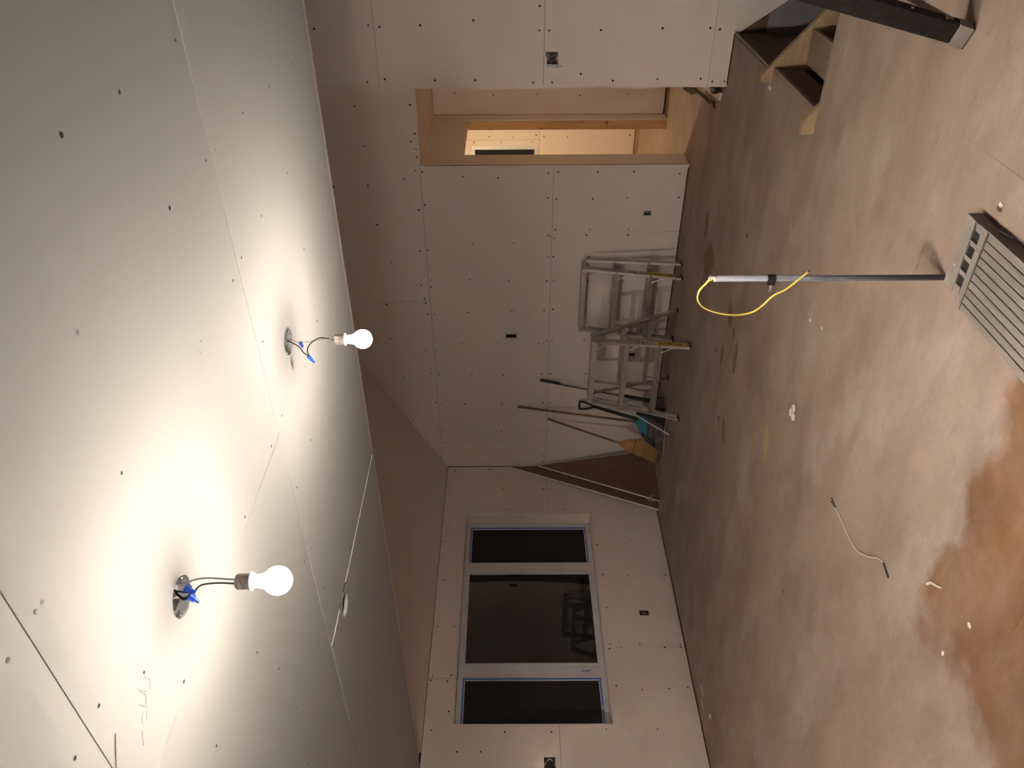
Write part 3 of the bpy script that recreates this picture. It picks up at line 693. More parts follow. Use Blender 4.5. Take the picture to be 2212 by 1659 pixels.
# ------------------------------------------------------------------ ceiling boxes, hanging bulbs, recessed hole
def ceiling_box(c, label):
    e = empty('ceiling_box', (c[0], c[1], ZC), label, 'junction box'); boxm = bpy.data.materials.get('box_zinc') or simple('box_zinc', (0.55, 0.56, 0.58), 0.45, 0.35, noise=0.2, nscale=40)
    bm = bmesh.new(); r = c[2] * 0.97; n = 8
    a0 = [Vector((c[0] + r * math.cos(2 * math.pi * (i + .5) / n), c[1] + r * math.sin(2 * math.pi * (i + .5) / n), 0)) for i in range(n)]
    lo = [bm.verts.new(v + Vector((0, 0, ZC + 0.004))) for v in a0]; hi = [bm.verts.new(v + Vector((0, 0, ZC + 0.030))) for v in a0]
    for i in range(n): bm.faces.new([lo[i], lo[(i + 1) % n], hi[(i + 1) % n], hi[i]])
    bm.faces.new(hi); new_obj('metal_box', bm, boxm, e)
    for s in (-1, 1):
        bm = bmesh.new(); x = c[0] + s * 0.032; y = c[1] + s * 0.030
        hexa(bm, (x, y, ZC + .004), (x, y, ZC + .007), (.010, 0, 0), (0, .009, 0))
        new_obj('screw_tab', bm, GALV, e)
        bm = bmesh.new(); lathe(bm, (x, y, ZC + .004), (0, 0, -1), [(0, .0045), (.003, .0045), (.0045, .002)], 12); new_obj('tab_screw', bm, ALU, e)
    bm = bmesh.new(); hexa(bm, (c[0] - .02, c[1] - .015, ZC + .018), (c[0] + .02, c[1] - .010, ZC + .018), (0, .010, 0), (0, 0, .006)); new_obj('cable_clamp', bm, GALV, e)
    bm = bmesh.new(); tube(bm, smoothpath([(c[0] - .03, c[1] + .02, ZC + .026), (c[0] - .02, c[1] + .0, ZC + .012), (c[0] + .01, c[1] - .01, ZC + .006), (c[0] + .02, c[1] - .03, ZC + .024)]), .0026); new_obj('ground_wire', bm, WIREW, e)
    return e
ceiling_box(B1, 'metal junction box in the ceiling above the nearer hanging bulb')
ceiling_box(B2, 'metal junction box in the ceiling above the farther hanging bulb')

def bulb(loc, axis, label, wires, nuts, glow=GLOW, neck=NECK, lab=None):
    ax = Vector(axis).normalized(); loc = Vector(loc)
    e = empty('hanging_bulb', loc, label, 'light bulb')
    bm = bmesh.new(); lathe(bm, loc, ax, [(0, .004), (.0005, .016), (.004, .0185), (.034, .0185), (.0345, .0215), (.038, .0215), (.0385, .018), (.039, .002)], 28)
    new_obj('socket', bm, GREYP, e, False)
    bm = bmesh.new(); lathe(bm, loc, ax, [(.0345, .0222), (.0378, .0222), (.0379, .0190)], 28); new_obj('socket_rim', bm, WHITEP, e, True)
    bm = bmesh.new(); lathe(bm, loc, ax, [(.0392, .0150), (.048, .0155), (.062, .0175), (.0705, .0205)], 28)
    b = new_obj('bulb_neck', bm, neck, e, True)
    R = 0.0335; c = .0705 + math.sqrt(R * R - .0205 ** 2)
    prof = []
    a0 = math.asin(.0205 / R)
    for i in range(17):
        a = a0 + (math.pi - a0) * i / 16; prof.append((c - R * math.cos(a), R * math.sin(a)))
    bm = bmesh.new(); lathe(bm, loc, ax, prof, 28); new_obj('bulb_globe', bm, glow, b, True)
    for pts, mt in wires:
        bm = bmesh.new(); tube(bm, smoothpath(pts), 0.0021); new_obj('wire', bm, mt, e, True)
    for (p0, p1) in nuts:
        p0, p1 = Vector(p0), Vector(p1); L = (p1 - p0).length
        bm = bmesh.new(); lathe(bm, p0, p1 - p0, [(0, .0065), (L * .35, .0065), (L * .55, .0048), (L, .0036)], 12)
        hexa(bm, p0 + (p1 - p0) * .1, p0 + (p1 - p0) * .5, Vector((.0, .011, 0)), Vector((.0015, 0, .0015)))
        new_obj('wire_nut', bm, BLUENUT, e)
    return e
y = 1.16
b1 = bulb((-1.447, y, 2.2585), (0.03, 0, -1), 'bare lit bulb in a grey socket hanging nearest the camera',
    [([(-1.470, y + .01, 2.425), (-1.456, y + .006, 2.378), (-1.439, y, 2.352), (-1.434, y, 2.32), (-1.440, y, 2.2585)], WIREW),
     ([(-1.49, y + .01, 2.43), (-1.487, y, 2.372), (-1.470, y, 2.356), (-1.457, y, 2.338), (-1.452, y, 2.30), (-1.455, y, 2.2585)], WIREB),
     ([(-1.484, y + .02, 2.43), (-1.500, y - .004, 2.398), (-1.489, y - .006, 2.376)], WIREB),
     ([(-1.50, y + .02, 2.43), (-1.507, y - .004, 2.398), (-1.493, y - .006, 2.376)], WIREB)],
    [((-1.462, y - .004, 2.382), (-1.475, y - .008, 2.358)), ((-1.489, y - .006, 2.378), (-1.512, y - .008, 2.360))])
text_mesh('socket_label', '▪ II ▪', .009, (-1.439, y - .0186, 2.244), (1, 0, 0), (0, 0, 1), WHITEP, b1)
y = 2.25
b2 = bulb((-1.497, y, 2.234), (0.015, 0, -1), 'bare lit bulb on tangled wires hanging farther off, towards the back wall',
    [([(-1.500, y, 2.43), (-1.499, y, 2.392), (-1.507, y, 2.363), (-1.508, y, 2.352), (-1.501, y, 2.30), (-1.492, y, 2.234)], WIREW),
     ([(-1.495, y, 2.43), (-1.500, y - .004, 2.398), (-1.506, y - .006, 2.384), (-1.523, y - .006, 2.362), (-1.548, y - .006, 2.351), (-1.560, y - .006, 2.334)], WIREB),
     ([(-1.560, y - .006, 2.334), (-1.538, y - .006, 2.336), (-1.510, y - .006, 2.321), (-1.488, y - .004, 2.288), (-1.492, y, 2.262), (-1.500, y, 2.234)], WIREB)],
    [((-1.505, y - .004, 2.356), (-1.524, y - .006, 2.349)), ((-1.560, y - .008, 2.336), (-1.589, y - .008, 2.319))])
d_ = Vector((1.6, -2.2, 0)).normalized(); s_ = Vector((-d_.y, d_.x, 0))
bm = bmesh.new(); c0 = Vector((-1.497, y, 2.226)) + d_ * 0.0188
hexa(bm, c0 - Vector((0, 0, .007)), c0 + Vector((0, 0, .005)), s_ * .010, d_ * .0008); new_obj('socket_label', bm, WHITEP, b2)
text_mesh('label_print', 'II2', .008, c0 + Vector((0, 0, -.001)), s_, (0, 0, 1), INK, b2, off=.0012)
# lamp in the far room
b3 = bulb((-4.12, 7.97, 2.26), (0, 0, -1), 'bare warm bulb hanging from the ceiling of the far room', [([(-4.12, 7.97, 2.448), (-4.11, 7.97, 2.36), (-4.12, 7.97, 2.258)], WIREW)], [], glow=GLOWF)

# recessed-light hole
rl = empty('recessed_light_can', (PL[0], PL[1], ZC), 'empty round cut-out with a dark metal can in the ceiling', 'light fitting')
bm = bmesh.new(); n = 28; r = PL[2] * .96
lo = [bm.verts.new((PL[0] + r * math.cos(2 * math.pi * i / n), PL[1] + r * math.sin(2 * math.pi * i / n), ZC + .014)) for i in range(n)]
hi = [bm.verts.new((v.co.x, v.co.y, ZC + .13)) for v in lo]
for i in range(n): bm.faces.new([lo[i], lo[(i + 1) % n], hi[(i + 1) % n], hi[i]])
bm.faces.new(hi); new_obj('metal_can', bm, simple('dark_can', (.07, .06, .075), .6, .3, noise=.2), rl)

# ------------------------------------------------------------------ conduit with yellow cable
cp = empty('conduit_pipe', (-1.42, 2.53, 0), 'upright grey conduit pipe rising from the floor behind the aluminium plank', 'pipe')
px, py = -1.4205, 2.53
bm = bmesh.new(); n = 16; rr = 0.0112
prof = [(0, rr), (.862, rr), (.8625, rr - .002), (.82, rr - .002)]
lathe(bm, (px, py, 0.001), (0, 0, 1), [(0, rr), (.430, rr), (.855, rr * .97), (.856, rr * .75)], 20); new_obj('pipe', bm, PIPE, cp, True)
bm = bmesh.new()
lathe(bm, (px, py, 0.854), (0, 0, 1), [(0, rr * 1.02), (.006, rr * 1.02), (.007, rr * .6)], 14)
hexa(bm, (px + .004, py, .858), (px + .009, py, .879), (.0045, 0, 0), (0, .004, 0)); hexa(bm, (px + .004, py, .872), (px - .002, py, .880), (.003, 0, .002), (0, .004, 0))
new_obj('pipe_end_bushing', bm, WHITEP, cp)
bm = bmesh.new(); lathe(bm, (px, py, .632), (0, 0, 1), [(0, rr + .0035), (.030, rr + .0035)], 16); hexa(bm, (px - .014, py - .004, .634), (px - .014, py - .004, .660), (.008, 0, 0), (0, .010, 0))
new_obj('clamp', bm, BLACKP, cp)
bm = bmesh.new(); tube(bm, [(px - .020, py - .006, .645), (px - .046, py - .008, .643)], .0055, 6)
lathe(bm, (px - .044, py - .008, .643), (-1, 0, 0), [(0, .009), (.006, .009)], 6); new_obj('clamp_bolt', bm, GALV, cp)
yc = empty('yellow_cable', (px, py, .85), 'yellow electrical cable looping out of the top of the conduit pipe', 'cable')
pts = [(-1.420, 2.53, .862), (-1.430, 2.53, .880), (-1.441, 2.528, .888), (-1.467, 2.524, .908), (-1.500, 2.520, .912), (-1.527, 2.518, .896), (-1.548, 2.516, .863), (-1.564, 2.514, .807), (-1.568, 2.512, .753), (-1.557, 2.511, .701), (-1.530, 2.510, .668), (-1.483, 2.508, .634), (-1.457, 2.506, .596), (-1.419, 2.504, .561), (-1.379, 2.502, .527)]
bm = bmesh.new(); tube(bm, smoothpath(pts, 8), .0056, 10, flat=.6); new_obj('cable_jacket', bm, YELLOW, yc, True)
bm = bmesh.new(); tube(bm, [(-1.380, 2.502, .528), (-1.371, 2.502, .521)], .0028, 8); new_obj('wire_end', bm, WIREB, yc)

# ------------------------------------------------------------------ aluminium plank on the floor
pk = empty('work_plank', (-1.27, 1.3, 0), 'ribbed aluminium work plank lying flat on the floor with square holes at its end', 'work plank')
ZP = 0.055; PX0, PX1, PYA, PYB = -1.420, -1.127, 0.05, 2.30
n = 10; wv = (PX1 - PX0) / n
for i in range(n):
    a = PX0 + wv * i
    bm = bmesh.new(); g = 0.0022
    prof = []
    k_ = 7
    for j in range(k_ * 2 + 1):
        t = j / (k_ * 2); prof.append((a + g + (wv - 2 * g) * t, ZP - (0.0008 if j % 2 else 0.0)))
    pts2 = prof + [(a + wv - g, ZP - .012), (a + g, ZP - .012)]
    prism(bm, [(x, PYA, z) for x, z in pts2], (0, PYB - 0.001 - PYA, 0))
    new_obj('deck_slat', bm, ALUDULL, pk)
boxo('hole_shade', (-1.378, PX1 - .006, 2.312, 2.436, ZP - .012, ZP - .0065), BLACKSCREEN, pk)  # black sheet added for the shade inside the square holes
boxo('gap_shade', (PX0 + .006, PX1 - .006, PYA + .005, 2.298, ZP - .034, ZP - .030), BLACKSCREEN, pk)  # black sheet added for the shade between the slats
for x0, x1 in ((PX0 - .0005, PX0 + .004), (PX1 - .004, PX1 + .0005)):
    bm = bmesh.new(); y1_ = 2.449 if x1 > -1.3 else 2.30
    box(bm, x0, x1, PYA, y1_, 0.008, ZP - .0005); box(bm, x0 if x1 > -1.3 else x0, (x1 if x1 < -1.3 else x1), PYA, y1_, 0.002, 0.008); new_obj('side_rail', bm, ALUDULL, pk)
def poly(name, pts, z0, z1, mat=ALUDULL, parent=pk):
    bm = bmesh.new(); prism(bm, [(x, y_, z0) for x, y_ in pts], (0, 0, z1 - z0)); return new_obj(name, bm, mat, parent)
poly('inner_end_strip', [(PX0, 2.301), (-1.1275, 2.309), (-1.1275, 2.342), (-1.400, 2.330)], ZP - .006, ZP + .0012)
poly('outer_end_strip', [(-1.386, 2.376), (-1.128, 2.389), (-1.127, 2.449), (-1.384, 2.440)], ZP - .006, ZP + .001)
poly('end_plate', [(-1.386, 2.437), (-1.127, 2.446), (-1.127, 2.449), (-1.386, 2.440)], 0.001, ZP - .0065)
# perforated strip: bars between the four square openings
cut = [(-1.198, -1.158), (-1.248, -1.210), (-1.300, -1.262), (-1.352, -1.315)]
cut = [(-1.192, -1.156), (-1.246, -1.209), (-1.300, -1.263), (-1.354, -1.317)]
xs = [-1.1275] + [v for c in cut for v in (c[1], c[0])] + [-1.3905]
for i in range(0, len(xs), 2):
    poly('strip_bar', [(xs[i + 1], 2.331), (xs[i], 2.342), (xs[i], 2.388), (xs[i + 1], 2.376)], ZP - .006, ZP - .0005)
bm = bmesh.new()
for (x, y_) in [(-1.145, 2.33), (-1.215, 2.322), (-1.275, 2.320), (-1.345, 2.316), (-1.395, 2.312), (-1.15, 2.425), (-1.165, 2.41), (-1.235, 2.42), (-1.245, 2.40), (-1.305, 2.415), (-1.32, 2.40), (-1.365, 2.42), (-1.372, 2.395)]:
    lathe(bm, (x, y_, ZP + .001), (0, 0, 1), [(0, .0045), (.0012, .004), (.0022, .0015)], 10)
tag(new_obj('rivets', bm, ALU, pk), kind='stuff')
bm = bmesh.new(); hexa(bm, (-1.1235, 2.31, .022), (-1.116, 2.24, .012), (0.0015, 0, 0), (0, 0, .005)); new_obj('folded_latch', bm, GALV, pk)
bm = bmesh.new(); hexa(bm, (-1.124, 2.395, .03), (-1.121, 2.345, .03), (0.0015, 0, 0), (0, 0, .003)); new_obj('folded_latch', bm, GALV, pk)

# ------------------------------------------------------------------ dark stepladder at the right edge
lf = empty('dark_stepladder', (-0.67, 2.90, 0), 'dark fibreglass stepladder leg with a light grey foot at the edge of the picture', 'stepladder')
wd = Vector((.86, -.51, 0)).normalized()       # along the side rail web
wn_ = Vector((.51, .86, 0)).normalized()       # across the ladder (away from the camera)
def leg(base, d, h, flip=1.0, boot=True):
    B = Vector(base); T = B + Vector(d) * h
    bm = bmesh.new(); hw = .039
    z0 = B + Vector(d) * .045
    hexa(bm, z0, T, wd * hw, wn_ * .003)
    hexa(bm, z0 + wd * hw * flip + wn_ * .013, T + wd * hw * flip + wn_ * .013, wd * .003, wn_ * .013)
    hexa(bm, z0 - wd * hw * flip + wn_ * .013, T - wd * hw * flip + wn_ * .013, wd * .003, wn_ * .013)
    o = new_obj('side_rail', bm, FIBER, lf)
    bm = bmesh.new()
    hexa(bm, B + wn_ * .010 + Vector((0, 0, .006)), B + Vector(d) * .062 + wn_ * .010, wd * (hw + .005), wn_ * .017)
    new_obj('foot', bm, BOOT, lf)
    bm = bmesh.new(); hexa(bm, B + wn_ * .010 + Vector((0, 0, .0005)), B + wn_ * .010 + Vector((0, 0, .006)), wd * (hw + .004), wn_ * .016); new_obj('foot_pad', bm, RUBBER, lf)
    return B, T
dR = wd * .31 + Vector((0, 0, 1)); dL = -wd * .31 + Vector((0, 0, 1)); HL = 1.75
F1 = Vector((-.6695, 2.8960, 0))
rows = []
for base, d, fl_ in ((F1, dR, 1), (F1 + wn_ * .50, dR, 1), (F1 + wd * (.62 * HL - .02), dL, -1), (F1 + wd * (.62 * HL - .02) + wn_ * .50, dL, -1)):
    rows.append(leg(base, d, HL, fl_))
for z in (.60, .90, 1.20, 1.50):
    bm = bmesh.new(); P = F1 + wd * .31 * z + wd * .048 + Vector((0, 0, z)); hexa(bm, P + wn_ * .004, P + wn_ * .50, wd * .004, Vector((0, 0, .010))); new_obj('rear_rung', bm, ALUDULL, lf)
for z in (.29, .58, .87, 1.16, 1.45):
    P = F1 + wd * (.62 * HL - .02 - .31 * z) - wd * .03 + Vector((0, 0, z)); bm = bmesh.new(); hexa(bm, P + wn_ * .004, P + wn_ * .5, wd * .045, Vector((0, 0, .012))); new_obj('step', bm, ALUDULL, lf)
bm = bmesh.new(); P = F1 + dR * .10 + wd * .040; Q = P + wd * .078 + wn_ * .19 + Vector((0, 0, .36))
hexa(bm, P + wn_ * .01, Q, wn_ * .004 + wd * .004, (wd * .3 - wn_ * .2).normalized().cross(Vector((0, 0, 1))) * .001 + Vector((0, 0, .011))); new_obj('diagonal_brace', bm, ALUDULL, lf)
bm = bmesh.new(); hexa(bm, F1 + wd * .31 * HL * 1.0 + wn_ * -.01 + Vector((0, 0, HL)), F1 + wd * .31 * HL + wn_ * .52 + Vector((0, 0, HL)), wd * .11, Vector((0, 0, .02))); new_obj('top_cap', bm, BLACKP, lf)
bm = bmesh.new()
for s in (.115, .255, .42):
    P = F1 + dR * s + wd * .0425 + wn_ * .012; lathe(bm, P, wd, [(0, .007), (.002, .006), (.004, .002)], 10)
tag(new_obj('rivets', bm, ALUDULL, lf), kind='stuff')

# ------------------------------------------------------------------ aluminium step stools by the back wall
def stool(name, label, cx_t, cx_b, hwt, hwb, H, yf0, yf1, yr1, yr0, hrb, hrt, zsteps, rsteps, rH=None):
    """front frame foot y=yf0 -> top y=yf1 ; rear frame top y=yr1 -> foot y=yr0"""
    e = empty(name, ((cx_b), yf0, 0), label, 'stepladder', 'aluminium step ladders by the back wall')
    rH = rH or H - .03
    def fp(s, z): t = z / H; return Vector((cx_b + (cx_t - cx_b) * t + s * (hwb + (hwt - hwb) * t), yf0 + (yf1 - yf0) * t, z))
    def rp(s, z): t = z / rH; return Vector((cx_b + (cx_t - cx_b) * t + s * (hrb + (hrt - hrb) * t), yr0 + (yr1 - yr0) * t, z))
    dpt = Vector((0, 1, 0)); out = Vector((1, 0, 0))
    for s in (1, -1):
        bm = bmesh.new(); a, b = fp(s, .012), fp(s, H - .03); wv = .034
        hexa(bm, a + dpt * wv, b + dpt * wv, out * .0016, dpt * wv)
        hexa(bm, a - out * s * .011, b - out * s * .011, out * .011, dpt * .0015)
        hexa(bm, a - out * s * .011 + dpt * 2 * wv, b - out * s * .011 + dpt * 2 * wv, out * .011, dpt * .0015)
        r_ = new_obj('front_rail', bm, ALU, e)
        bm = bmesh.new(); hexa(bm, fp(s, 0.0) + dpt * wv - out * s * .008, fp(s, .014) + dpt * wv - out * s * .008, out * .013, dpt * (wv + .004)); new_obj('foot_pad', bm, RUBBER, e)
        bm = bmesh.new(); a, b = rp(s, .012), rp(s, rH)
        hexa(bm, a + dpt * .02, b + dpt * .02, out * .0015, dpt * .022)
        hexa(bm, a - out * s * .009, b - out * s * .009, out * .010, dpt * .0015)
        new_obj('rear_rail', bm, ALU, e)
        bm = bmesh.new(); hexa(bm, rp(s, 0.0) + dpt * .02 - out * s * .006, rp(s, .014) + dpt * .02 - out * s * .006, out * .011, dpt * .026); new_obj('foot_pad', bm, RUBBER, e)
        if s == 1:
            # labels on the outer face of the right-hand rail
            c = (fp(1, H * .20) + dpt * .036); a_ = (fp(1, H * .9) - fp(1, 0)).normalized()
            bm = bmesh.new(); hexa(bm, c - a_ * .112 + out * .0019, c + a_ * .112 + out * .0019, out * .0003, dpt * .026); new_obj('yellow_label', bm, YLABEL, e)
            text_mesh('label_text', 'FEATHERLITE', .0355, c + out * .0022, a_, -dpt, INK, e, shear=.25, bold=.0006)
            c2 = fp(1, H * .47) + dpt * .034
            bm = bmesh.new(); lathe(bm, c2 + out * .0018, out, [(0, .015), (.0006, .015)], 16); new_obj('red_stamp', bm, RED, e)
            text_mesh('class_mark', 'II', .034, c2 + a_ * .045 + out * .0018, a_, -dpt, RED, e, bold=.001)
    # top platform
    bm = bmesh.new(); A, Bq = fp(-1, H - .022), fp(1, H - .022); dd = Vector((0, (yr1 - yf1 + .05) / 2, 0)); md = Vector((0, (yr1 + .045 - yf1 - .012) / 2 , 0))
    Ay = Vector((A.x - .006, yf1 - .012, H - .022)); By = Vector((Bq.x + .006, yf1 - .012, H - .022))
    hexa(bm, Ay + dd, By + dd, dd, Vector((0, 0, .022))); new_obj('top_platform', bm, ALU, e)
    for z in zsteps:
        bm = bmesh.new(); a, b = fp(-1, z) + out * .003, fp(1, z) - out * .003
        hexa(bm, a + dpt * .036, b + dpt * .036, dpt * .040, Vector((0, 0, .0025)))
        hexa(bm, a - dpt * .003 - Vector((0, 0, .019)), b - dpt * .003 - Vector((0, 0, .019)), dpt * .0015, Vector((0, 0, .021)))
        hexa(bm, a + dpt * .074 - Vector((0, 0, .012)), b + dpt * .074 - Vector((0, 0, .012)), dpt * .0015, Vector((0, 0, .014)))
        new_obj('step', bm, ALU, e)
        for s in (1, -1):
            bm = bmesh.new(); a = fp(s, z - .02) - out * s * .075 + dpt * -.002; b = fp(s, max(.05, z - .125)) - out * s * .012 + dpt * -.002
            tube(bm, [a, b], .0062, 6, flat=.8); new_obj('knee_brace', bm, BRIGHT, e)
    for s in (1, -1):
        bm = bmesh.new(); a = fp(s, H - .05) - out * s * .075; b = fp(s, H - .14) - out * s * .012
        tube(bm, [a, b], .0055, 6, flat=.8); new_obj('knee_brace', bm, BRIGHT, e)
    for z in rsteps:
        bm = bmesh.new(); a, b = rp(-1, z), rp(1, z); hexa(bm, a, b, dpt * .0015, Vector((0, 0, .021))); hexa(bm, a + dpt * .012 + Vector((0, 0, .02)), b + dpt * .012 + Vector((0, 0, .02)), dpt * .012, Vector((0, 0, .0015))); new_obj('rear_rung', bm, ALU, e)
    for s in (1, -1):
        bm = bmesh.new(); a = rp(s, rsteps[0]) - out * s * .10; b = rp(s, .05) - out * s * .005; tube(bm, [a, b], .005, 6, flat=.5); new_obj('rear_brace', bm, ALU, e)
    if abs(yr0 - yf0) > .3:
        for s in (1, -1):
            bm = bmesh.new(); a = fp(s, H * .55) + dpt * .05 - out * s * .02; b = rp(s, H * .60) - out * s * .02; mdp = (a + b) / 2 + Vector((0, 0, .03))
            tube(bm, [a, mdp, b], .006, 6, flat=.35); new_obj('spreader_bar', bm, ALU, e)
    bm = bmesh.new()
    for s in (1, -1):
        for z in [zz for zz in zsteps] + [zz - .12 for zz in zsteps] + [H - .05, H - .14]:
            lathe(bm, fp(s, max(.04, z)) - dpt * .001 - out * s * .011, -dpt, [(0, .0045), (.0015, .004), (.003, .001)], 8)
            lathe(bm, fp(s, max(.04, z)) + out * s * .0015 + dpt * .02, out * s, [(0, .0045), (.0015, .004), (.003, .001)], 8)
        for z in zsteps: lathe(bm, fp(s, z - .02) - out * s * .078 - dpt * .005, -dpt, [(0, .0055), (.0015, .005), (.003, .001)], 8)
        lathe(bm, fp(s, H - .02) - out * s * .05 - dpt * .013, -dpt, [(0, .008), (.002, .007), (.004, .001)], 8)
    tag(new_obj('rivets', bm, ALU, e), kind='stuff')
    return e
stool('aluminium_stepladder', 'open aluminium stepladder standing in front, between the folded one and the shovels', -4.400, -4.362, .352, .432, .868, 5.745, 6.02, 6.12, 6.41, .415, .350, (.275, .570), (.27, .545))
stool('aluminium_stepladder', 'folded aluminium stepladder leaning flat against the back wall, nearest the hallway', -3.925, -3.962, .352, .362, .945, 6.42, 6.565, 6.655, 6.52, .462, .40, (.305, .625), (.30, .62), rH=.90)

# ------------------------------------------------------------------ tools leaning in the corner
def stick(name, label, cat, parts):
    e = empty(name, parts[0][2][0], label, cat)
    for nm, mat, pts, r, kw in parts:
        bm = bmesh.new(); tube(bm, pts, r, 12, **kw); new_obj(nm, bm, mat, e, True)
    return e
# scraper with black grip and thin steel shaft
T = Vector((-5.035, 6.752, 1.315)); Bt = Vector((-5.095, 6.42, .06)); dv = Bt - T
s1 = stick('floor_scraper', 'long-handled tool with black grip and thin shaft, leaning behind the open stepladder', 'scraper', [
    ('steel_shaft', ALUDULL, [T + dv * .17, T + dv * .72], .008, {}), ('grip', BLACKP, [T, T + dv * .02, T + dv * .17], .017, {}),
    ('shaft_stripe', BLACKP, [T + dv * .17 + Vector((-.010, -.003, 0)), T + dv * .74 + Vector((-.010, -.003, 0))], .006, {}),
    ('sleeve', BLACKP, [T + dv * .70, T + dv * .97], .020, {})])
bm = bmesh.new(); hexa(bm, (-5.03, 6.42, .075), (-5.19, 6.40, .055), (0, .012, .0), (0, 0, .055)); hexa(bm, (-5.10, 6.42, .11), (-5.10, 6.40, .16), (.02, 0, 0), (0, .012, 0)); new_obj('scraper_blade', bm, simple('dark_rubber_blade', (.05, .04, .035), .7, noise=.2), s1)
# plain wooden pole
T = Vector((-5.416, 6.757, 1.55)); Bt = Vector((-5.44, 6.46, .002))
stick('wooden_pole', 'tall straight wooden pole leaning on the wall, second tool from the corner', 'pole', [('pole', HANDLE, [T, Bt], .0135, {}), ('pole_tip', BLACKP, [T + Vector((0, 0, .002)), T + (T - Bt) * .006], .0140, {})])
# corn broom
T = Vector((-5.594, 6.757, 1.22)); Hd = Vector((-5.654, 6.40, .43)); Bt = Vector((-5.705, 6.315, .0))
br = stick('corn_broom', 'corn broom with wooden handle and straw bristles standing in the corner', 'broom', [('handle', HANDLE, [T, Hd], .0125, {}), ('wire_collar', ALU, [Hd + (T - Hd) * .10, Hd + (T - Hd) * .0], .0135, {})])
ax = (Hd - T).normalized(); sd = Vector((.93, .12, -.10)).normalized(); tk = ax.cross(sd).normalized()
def fan(name, mat, secs):
    bm = bmesh.new(); n = 20; rings = []
    for c, hw, ht in secs:
        rings.append([bm.verts.new(c + sd * hw * math.cos(2 * math.pi * k / n) + tk * ht * math.sin(2 * math.pi * k / n)) for k in range(n)])
    for a, b in zip(rings, rings[1:]):
        for k in range(n): bm.faces.new([a[k], a[(k + 1) % n], b[(k + 1) % n], b[k]])
    bm.faces.new(rings[0]); bm.faces.new(rings[-1][::-1]); return new_obj(name, bm, mat, br, True)
C = lambda t: Hd + (Bt - Hd) * t + Vector((.01 * t, 0, 0))
fan('collar', AMBER, [(C(-.02), .018, .016), (C(.06), .035, .022), (C(.14), .065, .028), (C(.36), .095, .032)])
fan('bristles', STRAW, [(C(.34), .094, .031), (C(.55), .118, .034), (C(.8), .155, .038), (C(.985), .175, .042)])
for t in (.40, .46, .52):
    fan('stitching', STITCH, [(C(t), .080 + t * .085, .0365), (C(t + .022), .083 + t * .085, .037)])
# straw ends
bm = bmesh.new()
for i in range(90):
    u = random.uniform(-1, 1); v = random.uniform(-.8, .8)
    a = C(.90) + sd * u * .165 + tk * v * .045; b = C(.985) + sd * u * .182 + tk * v * .055; b.z = max(b.z, .003)
    tube(bm, [a, b], .0016, 4)
tag(new_obj('straw_ends', bm, STRAW, br), kind='stuff')
# snow shovel with D handle
sh = empty('snow_shovel', (-5.32, 6.2, 0), 'snow shovel with black D-shaped grip and teal scoop, behind the metal straightedge', 'shovel')
G = Vector((-5.386, 6.745, .86)); S0 = Vector((-5.360, 6.68, .70)); S1 = Vector((-5.275, 6.36, .285))
gx = Vector((1, 0, 0)); gd = (G - S0).normalized()
bm = bmesh.new()
tube(bm, smoothpath([S0 + gd * .01, G - gd * .09 + gx * .035, G - gx * -.052 - gd * .01, G - gx * -.040 + gd * .012, G + gd * .014, G - gx * .040 + gd * .012, G - gx * .052 - gd * .01, G - gd * .09 - gx * .035, S0 + gd * .01], 6), .012, 10)
new_obj('d_grip', bm, BLACKP, sh, True)
bm = bmesh.new(); tube(bm, [S0 + gd * .03, S0, S1 + (S0 - S1) * .5, S1], .0165, 12, r1=.021); new_obj('shaft', bm, BLACKP, sh, True)
def scoop(name, mat, u0, u1, v0, v1, off=0.0):
    bm = bmesh.new(); nu, nv = 10, 8; g = []
    bl, br_ = Vector((-5.585, 6.11, .004)), Vector((-5.155, 6.215, .004)); tl, tr = Vector((-5.395, 6.335, .31)), Vector((-5.150, 6.375, .31))
    for th in (0, .006):
        for j in range(nv + 1):
            v = v0 + (v1 - v0) * j / nv
            for i in range(nu + 1):
                u = u0 + (u1 - u0) * i / nu
                P = bl.lerp(br_, u).lerp(tl.lerp(tr, u), v)
                cur = .035 * math.sin(math.pi * min(1, v * .9 + .05)) + .015 * (1 - (2 * u - 1) ** 2)
                wide = (2 * u - 1) * .03 * math.sin(math.pi * v)
                top = -.05 * max(0, v - .8) * 5 * (2 * u - 1) ** 2
                P = P + Vector((wide, cur + th - off, top)); g.append(bm.verts.new(P))
    W_ = nu + 1; N = W_ * (nv + 1)
    for j in range(nv):
        for i in range(nu):
            a = j * W_ + i
            bm.faces.new([g[a], g[a + 1], g[a + 1 + W_], g[a + W_]]); bm.faces.new([g[N + a], g[N + a + W_], g[N + a + 1 + W_], g[N + a + 1]])
    for j in range(nv):
        for i in (0, nu):
            a = j * W_ + i; bm.faces.new([g[a], g[a + W_], g[N + a + W_], g[N + a]])
    for i in range(nu):
        for j in (0, nv):
            a = j * W_ + i; bm.faces.new([g[a], g[a + 1], g[N + a + 1], g[N + a]])
    return new_obj(name, bm, mat, sh, True)
scoop('scoop', SCOOP, 0, 1, 0, .55); scoop('scoop_top', TEAL, .04, .96, .55, 1)
scoop('wear_edge', BLACKP, 0, .16, .30, .74, .0065); scoop('wear_side', BLACKP, .72, 1.0, .055, .99, .0065); scoop('cutting_edge', ALUDULL, 0, 1, 0, .05, .0065)
